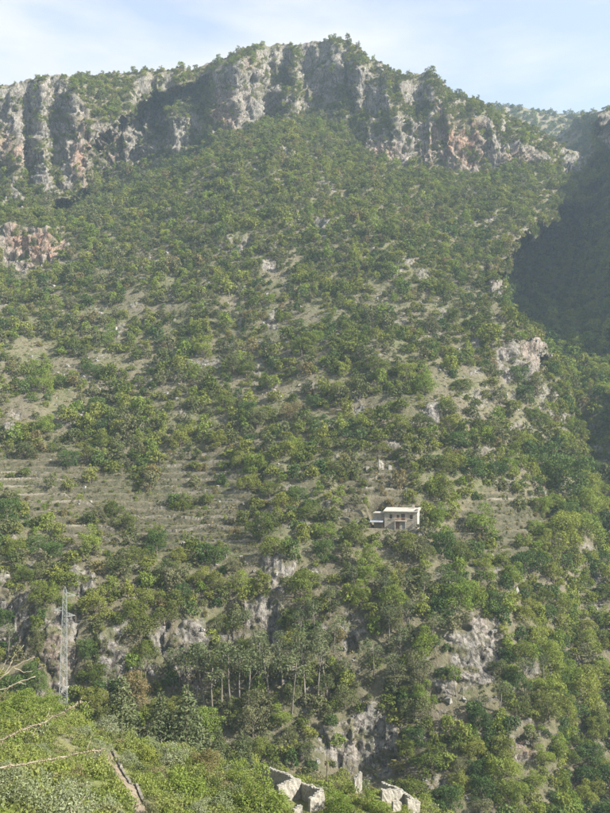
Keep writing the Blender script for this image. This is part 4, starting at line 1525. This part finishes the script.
def ruin_wall(parent, p0, p1, h0, h1, thick, seed, name='wall', openings=()):
    """rubble wall between two ground points with a broken top; openings are (from, to, sill, head) along it"""
    rng = np.random.default_rng(seed)
    L = math.hypot(p1[0] - p0[0], p1[1] - p0[1])
    n = max(4, int(L / 0.35))
    dx, dy = (p1[0] - p0[0]) / L, (p1[1] - p0[1]) / L
    nx, ny = -dy, dx
    mb = MB()
    hs = np.interp(np.linspace(0, 1, n + 1), [0, 1], [h0, h1]) + np.cumsum(rng.normal(0, 0.13, n + 1)) * 0.6 + rng.normal(0, 0.07, n + 1)
    zl = np.linspace(0, 1, 7)

    def column(i0, i1, za, zb_):
        b = len(mb.v)
        rows_ = 6
        for ii_ in (i0, i1):
            t = ii_ / n * L
            for side in (-1, 1):
                for r_i in range(rows_ + 1):
                    f = r_i / rows_
                    z = za[0 if ii_ == i0 else 1] + f * (zb_[0 if ii_ == i0 else 1] - za[0 if ii_ == i0 else 1])
                    w = side * thick / 2 + jit[(ii_, side)][r_i]
                    mb.v.append((p0[0] + dx * t + nx * w, p0[1] + dy * t + ny * w, p0[2] + z + (p1[2] - p0[2]) * ii_ / n))
        m_ = rows_ + 1
        for r_i in range(rows_):
            mb.f.append((b + r_i, b + 2 * m_ + r_i, b + 2 * m_ + r_i + 1, b + r_i + 1))
            mb.f.append((b + m_ + r_i, b + m_ + r_i + 1, b + 3 * m_ + r_i + 1, b + 3 * m_ + r_i))
            mb.f.append((b + r_i, b + r_i + 1, b + m_ + r_i + 1, b + m_ + r_i))
            mb.f.append((b + 2 * m_ + r_i, b + 3 * m_ + r_i, b + 3 * m_ + r_i + 1, b + 2 * m_ + r_i + 1))
        mb.f.append((b + rows_, b + 2 * m_ + rows_, b + 3 * m_ + rows_, b + m_ + rows_))
        mb.f.append((b, b + m_, b + 3 * m_, b + 2 * m_))

    jit = {(i_, s_): rng.normal(0, 0.05, 7) for i_ in range(n + 1) for s_ in (-1, 1)}
    for i_ in range(n):
        tm = (i_ + 0.5) / n * L
        op = [o for o in openings if o[0] <= tm <= o[1]]
        if op:
            _, _, sill, head = op[0]
            if sill > 0:
                column(i_, i_ + 1, (-1.2, -1.2), (sill, sill))
            if head < min(hs[i_], hs[i_ + 1]) - 0.1:
                column(i_, i_ + 1, (head, head), (hs[i_], hs[i_ + 1]))
        else:
            column(i_, i_ + 1, (-1.2, -1.2), (hs[i_], hs[i_ + 1]))
    w = mb.build(name, M['ruin'], parent)
    # loose coping stones on the broken top
    cs = MB()
    for i_ in range(n):
        if rng.uniform() < 0.75:
            t = (i_ + 0.5) / n * L
            zc = p0[2] + (hs[i_] + hs[i_ + 1]) / 2 + (p1[2] - p0[2]) * (i_ + 0.5) / n
            op = [o for o in openings if o[0] <= t <= o[1] and o[3] > hs[i_] - 0.1]
            if op:
                continue
            cx_, cy_ = p0[0] + dx * t + nx * rng.uniform(-.1, .1), p0[1] + dy * t + ny * rng.uniform(-.1, .1)
            a_, b_, c_ = rng.uniform(0.11, 0.22), rng.uniform(0.1, 0.2), rng.uniform(0.05, 0.16)
            cs.box(cx_ - a_, cx_ + a_, cy_ - b_, cy_ + b_, zc - 0.08, zc + c_)
    if cs.v:
        cp = cs.build('coping_stones', M['ruin'], w)
        cp['kind'] = 'stuff'
    return w


def ruin_house(name, label, p0, p1, Y0, Y1, hts, crosses, seed):
    """what is left of a house: its long back wall and the cross walls leaning on it"""
    a, b = at(*p0, Y0), at(*p1, Y1)
    za, zb = float(near_z(a.x, a.y)), float(near_z(b.x, b.y))
    e = empty(name, (a.x, a.y, za), label, 'ruin')
    B = Vector((b.x - a.x, b.y - a.y, zb - za))
    ruin_wall(e, (0, 0, 0), tuple(B), max(a.z - za, 2.3), max(b.z - zb, 2.0), 0.55, seed, 'back_wall')
    d = Vector((B.x, B.y, 0)).normalized()
    nrm = Vector((d.y, -d.x, 0))
    if nrm.y > 0:
        nrm = -nrm
    for k_, (t, ln, h0, h1) in enumerate(crosses):
        s0 = B * t + nrm * 0.29
        s1 = s0 + nrm * ln
        s0.z = float(near_z(a.x + s0.x, a.y + s0.y)) - za
        s1.z = float(near_z(a.x + s1.x, a.y + s1.y)) - za
        ruin_wall(e, tuple(s0), tuple(s1), h0, h1, 0.55, seed + 5 + k_, 'cross_wall', openings=((ln * 0.45, ln * 0.7, 0.0, 2.1),) if k_ == 1 else ())
        RUIN_CLEAR.append((a.x + s1.x * 0.5 + s0.x * 0.5, a.y + s1.y * 0.5 + s0.y * 0.5, 3.0))
    for f_ in (0.15, 0.5, 0.85):
        RUIN_CLEAR.append((a.x + B.x * f_ + nrm.x * 1.5, a.y + B.y * f_ + nrm.y * 1.5, 2.4))
    return e


ruin_house('ruined_house', 'roofless pale stone ruin with a long broken wall, left of the two at the bottom', (264, 767), (323, 789), 134, 121, 0, [(0.66, 4.2, 3.0, 2.0), (0.99, 5.0, 2.6, 1.2)], 11)
ruin_house('ruined_house', 'roofless pale stone ruin cut off by the bottom edge, right of the two', (382, 790), (419, 806), 137, 127, 0, [(0.62, 4.0, 2.6, 1.8), (0.99, 4.5, 2.2, 1.4)], 31)
c = at(358, 803, 133)
g = float(near_z(c.x, c.y))
stub = empty('wall_stub', (c.x, c.y, g), 'narrow upright stub of ruined wall between the two ruined houses', 'ruin')
ruin_wall(stub, (-0.7, 0, 0), (0.6, 0.5, 0), 2.6, 3.4, 0.7, 51)
RUIN_CLEAR.append((c.x, c.y, 1.4))
c = at(327, 800, 134)
g = float(near_z(c.x, c.y))
pole = empty('wooden_pole', (c.x, c.y, g), 'thin dark wooden pole standing beside the left ruined house', 'pole')
MB().tube([(0, 0, -0.5), (0.02, 0, 3.0), (0.05, 0, 6.2)], [0.11, 0.095, 0.075], 8).build('shaft', M['bark'], pole)
MB().bar((-0.35, 0, 5.8), (0.45, 0, 5.8), 0.05).build('crossbar', M['bark'], pole)

keepm = np.ones(len(SCRUB_PTS), bool)
for (x, y, r) in RUIN_CLEAR:
    keepm &= np.hypot(SCRUB_PTS[:, 0] - x, SCRUB_PTS[:, 1] - y) > r
    # and the sight line just in front of the ruin
    fx, fy = x * (1 - r / y), y - r
    keepm &= (np.hypot(SCRUB_PTS[:, 0] - fx, SCRUB_PTS[:, 1] - fy) > r * 0.8) | (bs < 0.55)
scatter('scrub', [x[2] for x in BUSH], SCRUB_PTS[keepm], bs[keepm], SCRUB_IDX[keepm], 'bright green scrub covering the near hillside at lower left', 'scrub', 3)

# ------------------------------------------------------------------ lattice pylon
pb = at(63, 719, 158)
pz = float(near_z(pb.x, pb.y))
PH = 26.2
py = empty('lattice_pylon', (pb.x, pb.y, pz - 0.2), 'tall slim steel lattice pylon with three arms above the green scrub', 'pylon', math.radians(12))


def half(z):
    return np.interp(z, [0, PH * 0.72, PH * 0.97, PH], [0.82, 0.46, 0.30, 0.05])


levels = [0]
while levels[-1] < PH * 0.96:
    levels.append(levels[-1] + max(1.1, 2.1 * float(half(levels[-1]))))
levels = [z * (PH * 0.97 / levels[-1]) for z in levels]
for sx, sy in ((-1, -1), (1, -1), (1, 1), (-1, 1)):
    pts = [(sx * float(half(z)), sy * float(half(z)), z) for z in levels] + [(0, 0, PH)]
    MB().tube(pts, [0.043] * len(pts), 4).build('leg', M['steel'], py)
for k4 in range(4):
    a = ((-1, -1), (1, -1), (1, 1), (-1, 1))[k4]
    b = ((-1, -1), (1, -1), (1, 1), (-1, 1))[(k4 + 1) % 4]
    mb = MB()
    for z0, z1 in zip(levels, levels[1:]):
        h0, h1 = float(half(z0)), float(half(z1))
        mb.bar((a[0] * h0, a[1] * h0, z0), (b[0] * h1, b[1] * h1, z1), 0.021)
        mb.bar((b[0] * h0, b[1] * h0, z0), (a[0] * h1, a[1] * h1, z1), 0.021)
        mb.bar((a[0] * h1, a[1] * h1, z1), (b[0] * h1, b[1] * h1, z1), 0.019)
    mb.build('lattice_bracing', M['steel'], py)
for side, z in ((1, PH * 0.925), (-1, PH * 0.82), (1, PH * 0.775)):
    h0 = float(half(z))
    tip = (side * 2.1, 0, z + 0.1)
    mb = MB()
    for sy in (-1, 1):
        mb.bar((side * h0, sy * h0, z), tip, 0.045)
        mb.bar((side * h0 * 0.95, sy * h0, z + 0.75), tip, 0.035)
        for f in (0.3, 0.6):
            mb.bar((side * (h0 + (2.1 - h0) * f), sy * h0 * (1 - f), z + 0.1 * f), (side * (h0 + (2.1 - h0) * f), sy * h0 * (1 - f), z + 0.75 - 0.65 * f), 0.022)
    arm = mb.build('cross_arm', M['steel'], py)
    MB().tube([(tip[0], 0, z + 0.1), (tip[0], 0, z - 0.25), (tip[0], 0, z - 0.9)], [0.03, 0.09, 0.07], 8).build('insulator', M['ceramic'], arm)

# ------------------------------------------------------------------ stone house on the far slope
HW, HD, HH = 10.4, 7.2, 5.3
hs_ = empty('stone_house', tuple(HOUSE), 'two storey stone house with flat pale roof on the terraced slope', 'house', HROT)


def wall_mesh(w, h, thick, ops, depth_down=1.6):
    """wall in the XZ plane from x=0..w, outer face at y=0, with real openings (x0,x1,z0,z1)"""
    xs = sorted({0, w, *[o[0] for o in ops], *[o[1] for o in ops]})
    zs = sorted({-depth_down, h, *[o[2] for o in ops], *[o[3] for o in ops]})
    mb = MB()
    for a, b in zip(xs, xs[1:]):
        run = None
        for c_, d in zip(zs, zs[1:]):
            mxx, mzz = (a + b) / 2, (c_ + d) / 2
            if any(o[0] < mxx < o[1] and o[2] < mzz < o[3] for o in ops):
                if run:
                    mb.box(a, b, 0, thick, *run)
                run = None
            else:
                run = (run[0], d) if run else (c_, d)
        if run:
            mb.box(a, b, 0, thick, *run)
    return mb


x0 = -4.4
front = [(1.6, 2.5, 3.1, 4.5), (3.9, 4.7, 3.2, 4.4), (5.3, 6.5, 2.75, 4.75), (8.0, 8.95, 3.1, 4.5), (3.6, 4.8, 0.0, 2.15), (5.5, 6.5, 0.0, 2.1)]
fw = wall_mesh(HW, HH, 0.45, front).build('front_wall', M['stone'], hs_)
fw.location = (x0, 0, 0)
rw = wall_mesh(HD - 0.9, HH, 0.45, [(2.6, 3.4, 3.1, 4.3)]).build('side_wall', M['plaster'], hs_)
rw.location = (x0 + HW, 0.45, 0)
rw.rotation_euler = (0, 0, math.radians(90))
lw = wall_mesh(HD - 0.9, HH, 0.45, []).build('side_wall', M['stone'], hs_)
lw.location = (x0, HD - 0.45, 0)
lw.rotation_euler = (0, 0, math.radians(-90))
bw = wall_mesh(HW, HH + 0.15, 0.45, []).build('back_wall', M['stone'], hs_)
bw.location = (x0, HD - 0.45, 0)
rf = MB()
rf.v = [(x0 - 0.35, -0.4, HH + 0.0), (x0 + HW + 0.35, -0.4, HH + 0.0), (x0 + HW + 0.35, HD + 0.3, HH + 0.65), (x0 - 0.35, HD + 0.3, HH + 0.65),
        (x0 - 0.35, -0.4, HH + 0.26), (x0 + HW + 0.35, -0.4, HH + 0.26), (x0 + HW + 0.35, HD + 0.3, HH + 0.91), (x0 - 0.35, HD + 0.3, HH + 0.91)]
rf.f = [(0, 3, 2, 1), (4, 5, 6, 7), (0, 1, 5, 4), (1, 2, 6, 5), (2, 3, 7, 6), (3, 0, 4, 7)]
roof = rf.build('roof', M['roof'], hs_)
MB().box(x0 + HW - 2.2, x0 + HW - 1.5, HD - 1.6, HD - 0.9, HH + 0.4, HH + 1.75).build('chimney', M['plaster'], roof)
MB().box(x0 + HW - 0.25, x0 + HW + 0.3, 0.2, HD, HH + 0.25, HH + 1.1).build('parapet', M['plaster'], roof)
for o in front[:4]:
    isdoor = o[2] < 3
    wdw = MB()
    for a in ((o[0], o[0] + 0.09, o[2], o[3]), (o[1] - 0.09, o[1], o[2], o[3]), (o[0] + 0.09, o[1] - 0.09, o[3] - 0.09, o[3]), (o[0] + 0.09, o[1] - 0.09, o[2], o[2] + 0.09), ((o[0] + o[1]) / 2 - 0.04, (o[0] + o[1]) / 2 + 0.04, o[2] + 0.09, o[3] - 0.09)):
        wdw.box(a[0], a[1], 0.16, 0.24, a[2], a[3])
    wo_ = wdw.build('balcony_door' if isdoor else 'window', M['wood'], hs_)
    wo_.location = (x0, 0, 0)
    MB().box(o[0] + 0.09, o[1] - 0.09, 0.20, 0.215, o[2] + 0.09, o[3] - 0.09).build('pane', M['glass'], wo_)
    if not isdoor:
        MB().box(o[0] - 0.12, o[1] + 0.12, -0.12, 0.1, o[2] - 0.14, o[2] - 0.003).build('sill', M['plaster'], wo_)
o = front[4]
d1 = MB().box(o[0], o[1], 0.25, 0.32, o[2], o[3]).build('door', M['wood'], hs_)
d1.location = (x0, 0, 0)
o = front[5]
d2 = MB().box(o[0], o[1], 0.25, 0.32, o[2], o[3]).build('door', M['tin'], hs_)
d2.location = (x0, 0, 0)
bal = MB().box(3.3, 7.0, -1.25, -0.003, 2.45, 2.65).build('balcony', M['plaster'], hs_)
bal.location = (x0, 0, 0)
rl = MB()
for k in range(15):
    xx = 3.36 + k * (3.58 / 14)
    rl.bar((xx, -1.2, 2.65), (xx, -1.2, 3.55), 0.025)
rl.bar((3.33, -1.2, 3.57), (6.97, -1.2, 3.57), 0.045)
for xx in (3.34, 6.96):
    rl.bar((xx, -1.2, 3.57), (xx, -0.02, 3.57), 0.04)
    rl.bar((xx, -0.6, 2.65), (xx, -0.6, 3.57), 0.025)
rl.build('railing', M['railing'], bal)
for xx in (3.5, 6.8):
    MB().box(xx - 0.1, xx + 0.1, -1.2, -1.0, -1.0, 2.45).build('post', M['plaster'], bal)
st = MB().box(5.2, 6.9, -1.0, -0.003, -1.0, 0.02).build('doorstep', M['plaster'], hs_)
st.location = (x0, 0, 0)
# lower wing on the left, set back, and its tin awning
an = MB()
an.box(x0 - 3.6, x0 - 0.003, 1.6, 6.2, -1.6, 4.6)
ann = an.build('side_wing', M['stone'], hs_)
MB().box(x0 - 3.85, x0 - 0.005, 1.3, 6.4, 4.603, 4.85).build('wing_roof', M['roof'], ann)
aw = MB()
aw.v = [(x0 - 4.6, -1.2, 2.0), (x0 - 0.4, -1.2, 2.0), (x0 - 0.4, 1.59, 2.7), (x0 - 4.6, 1.59, 2.7), (x0 - 4.6, -1.2, 2.08), (x0 - 0.4, -1.2, 2.08), (x0 - 0.4, 1.59, 2.78), (x0 - 4.6, 1.59, 2.78)]
aw.f = rf.f
awn = aw.build('awning', M['tin'], hs_)
for xx in (x0 - 4.4, x0 - 0.6):
    MB().bar((xx, -1.05, -1.0), (xx, -1.05, 2.03), 0.06).build('post', M['wood'], awn)

# small ruined tower and pole on the terraces above the house
c = main_at(381, 470)
tw = empty('tower_ruin', tuple(c), 'pale jagged fragment of a ruined stone building above the house', 'ruin')
ruin_wall(tw, (-0.9, 0, 0), (0.9, 0.3, 0), 3.7, 2.3, 0.8, 61)
ruin_wall(tw, (2.6, 0.2, 0), (3.9, 0.3, 0), 1.7, 1.5, 0.8, 62)
c = main_at(368, 470)
tag(MB().box(-0.7, 0.6, -0.4, 0.4, -0.6, 1.2).build('stone_pillar', M['ruin']), 'small pale block of masonry left of the tower ruin', 'pillar').location = tuple(c)
c = main_at(406, 500)
lp = empty('lamp_post', tuple(c), 'thin grey post with a small head on the bank behind the house', 'post')
MB().tube([(0, 0, -0.5), (0, 0, 2), (0, 0, 4.6)], [0.08, 0.07, 0.05], 8).build('shaft', M['steel'], lp)
MB().box(-0.35, 0.12, -0.12, 0.12, 4.6, 4.78).build('lamp_head', M['steel'], lp)

# ------------------------------------------------------------------ dry stone terrace walls
wrng = np.random.default_rng(88)
TW = [(168, 258, 471, 470, 'between the two upper centre terraces'), (152, 246, 484, 484, 'under the second of the centre terraces'), (158, 240, 498, 499, 'above the long middle centre terrace'), (150, 225, 525, 528, 'just above the lowest centre terrace'), (-5, 66, 476, 477, 'between the two upper left terraces'), (0, 70, 492, 494, 'in the middle of the left terraces'), (484, 522, 498, 500, 'on the earth bank right of the house'), (-5, 60, 484, 486, 'top left of the left terraces'), (18, 96, 499, 503, 'under the tree group of the left terraces'), (-5, 52, 468, 470, 'at the far left above the left terraces'), (64, 116, 522, 526, 'at the upper end of the bare dry patch'),
      (70, 112, 534, 537, 'in the middle of the bare dry patch'), (80, 108, 548, 550, 'at the foot of the bare dry patch'), (150, 242, 505, 507, 'long middle one of the centre terraces'), (142, 232, 515, 518, 'second lowest of the centre terraces'),
      (158, 262, 464, 462, 'topmost of the centre terraces'), (150, 240, 478, 477, 'second from the top of the centre terraces'), (165, 252, 491, 490, 'third from the top of the centre terraces'), (160, 215, 455, 454, 'short one above the centre terraces'),
      (180, 262, 536, 541, 'lowest of the centre terraces'), (366, 392, 466.5, 467, 'highest on the terraces above the house'), (365, 396, 477.5, 478, 'middle one on the terraces above the house'), (367, 394, 489, 489, 'lowest on the terraces above the house'),
      (342, 378, 511, 516, 'left of the house, upper one'), (338, 372, 519, 523, 'left of the house, lower one'), (100, 150, 458, 457, 'right of the trees above the left terraces'), (95, 140, 512, 513, 'between the left and centre terraces')]
for (u0, u1, v0, v1, where) in TW:
    n = max(8, int((u1 - u0) / 1.8))
    V_, F_ = [], []
    hh = wrng.uniform(0.5, 0.85)
    for i in range(n + 1):
        t = i / n
        u = u0 + (u1 - u0) * t
        v = v0 + (v1 - v0) * t + 1.2 * math.sin(t * 7 + u0)
        p = main_at(u, v)
        taper = min(1, 6 * t + 0.3, 6 * (1 - t) + 0.3)
        h = hh * taper * (1 + 0.10 * wrng.normal())
        for dy, z in ((-0.30, -0.9), (-0.22, h), (0.25, h + 0.05 * wrng.normal()), (0.30, -0.9)):
            V_.append((p.x + 0.03 * wrng.normal(), p.y + dy + 0.09 * wrng.normal(), p.z + z))
    for i in range(n):
        for c in range(3):
            a = i * 4 + c
            F_.append((a, a + 1, a + 5, a + 4))
    F_ += [(0, 3, 2, 1), tuple(len(V_) - 4 + k for k in range(4))]
    tag(link('terrace_wall', mesh_from('terrace_wall', V_, F_, [M['drystone']])), 'low dry stone terrace wall, ' + where, 'terrace wall', 'terrace walls')['kind'] = 'thing'

# ------------------------------------------------------------------ dead tree reaching in from the left
YD = 8.0
root = at(-75, 770, YD)
gz0 = float(near_z(root.x, root.y))
dt = empty('dead_tree', (root.x, root.y, gz0), 'bleached dead tree whose bare branches reach in from the left edge', 'dead tree')
brng = np.random.default_rng(9)


def L(u, v, Y=YD):
    p = at(u, v, Y)
    return (p.x - root.x, p.y - root.y, p.z - gz0)


top = L(-75, 690)
MB().tube([(0, 0, -0.4), (0.03, 0, 0.8), (0.0, 0.05, 1.8), (top[0], top[1], top[2]), L(-60, 640)], [0.13, 0.10, 0.08, 0.06, 0.03], 8).build('trunk', M['deadwood'], dt, True)


def dead_branch(ctrl, r0, r1, twigs, rough=0.0, label=None):
    pts = [Vector(L(*c_)) for c_ in ctrl]
    fine = []
    for a, b in zip(pts, pts[1:]):
        n = max(3, int((b - a).length / 0.035))
        fine += [a.lerp(b, t / n) for t in range(n)]
    fine.append(pts[-1])
    fine = [p + Vector(brng.normal(0, 0.004, 3).tolist()) for p in fine]
    nn = len(fine)
    mb = MB()
    mb.tube(fine, [(r0 + (r1 - r0) * i / nn) * (1 + rough * brng.uniform(-0.4, 1.0)) for i in range(nn)], 6)
    for tw_ in twigs:
        q = [Vector(L(*c_)) for c_ in tw_]
        f2 = []
        for a, b in zip(q, q[1:]):
            f2 += [a.lerp(b, t / 5) + Vector(brng.normal(0, 0.003, 3).tolist()) for t in range(5)]
        f2.append(q[-1])
        mb.tube(f2, [r1 * 1.3 * (1 - 0.6 * i / len(f2)) for i in range(len(f2))], 5)
    o = mb.build('branch', M['deadwood'], dt, True)
    if rough > 0:        # dry curled leaves and lichen clinging to the branch
        lv, lf = [], []
        for p in fine:
            d = None
            for _ in range(int(30 * rough)):
                if brng.uniform() < 0.6:
                    c_ = p + Vector(brng.normal(0, 0.012, 3).tolist())
                    a = Vector(brng.normal(0, 1, 3).tolist()).normalized() * brng.uniform(0.004, 0.011)
                    b = a.orthogonal().normalized() * brng.uniform(0.002, 0.006)
                    k0 = len(lv)
                    lv += [tuple(c_ - a), tuple(c_ + b), tuple(c_ + a), tuple(c_ - b)]
                    lf.append((k0, k0 + 1, k0 + 2, k0 + 3))
        dl = link('dry_leaves', mesh_from('dry_leaves', lv, lf, [M['dryleaf']]), o)
        dl['kind'] = 'stuff'
    return o


dead_branch([(-75, 705), (-30, 692), (0, 679), (14, 667), (34, 657)], 0.016, 0.004, [[(4, 676), (11, 663), (13.5, 656), (24, 645)], [(-4, 682), (3, 668), (6, 660)], [(14, 668), (24, 672), (32, 671)]])
dead_branch([(-75, 715), (-30, 700), (0, 690), (16, 684), (36, 677)], 0.014, 0.004, [[(10, 686), (4, 694)], [(18, 683), (26, 684)]])
dead_branch([(-75, 752), (-30, 748), (0, 741), (22, 730), (45, 722), (63, 712), (81, 702)], 0.0095, 0.004, [[(32, 737), (36, 729), (39, 723)], [(80, 702), (82, 697)], [(84, 708), (88, 703), (91, 701)], [(45, 722), (50, 708)]], 0.7)
dead_branch([(-75, 775), (-30, 770), (0, 768), (27, 764), (52, 759), (76, 754), (101, 750)], 0.009, 0.0035, [[(86, 751), (90, 741), (93, 733)], [(73, 755), (74, 748)], [(98, 751), (108, 747), (112, 744)]], 0.7)
dead_branch([(40, 850), (66, 826), (78, 806), (86, 796)], 0.006, 0.003, [[(72, 816), (70, 806)]])
dead_branch([(-75, 790), (-20, 815), (40, 850)], 0.012, 0.006, [])

# ------------------------------------------------------------------ haze over the whole valley
hz = MB().box(-1540, 1540, -740, 1940, -112, 492)
hm, hn, hl = mat('valley_haze')
pv_ = hn.new('ShaderNodeVolumePrincipled')
pv_.inputs['Color'].default_value = (0.62, 0.80, 1.0, 1)
pv_.inputs['Density'].default_value = HAZE_DENSITY
pv_.inputs['Anisotropy'].default_value = 0.2
ho = hn.new('ShaderNodeOutputMaterial')
hl.new(pv_.outputs['Volume'], ho.inputs['Volume'])
hobj = hz.build('haze', hm)
tag(hobj, 'thin pale haze filling the valley air', 'haze')
hobj['kind'] = 'stuff'
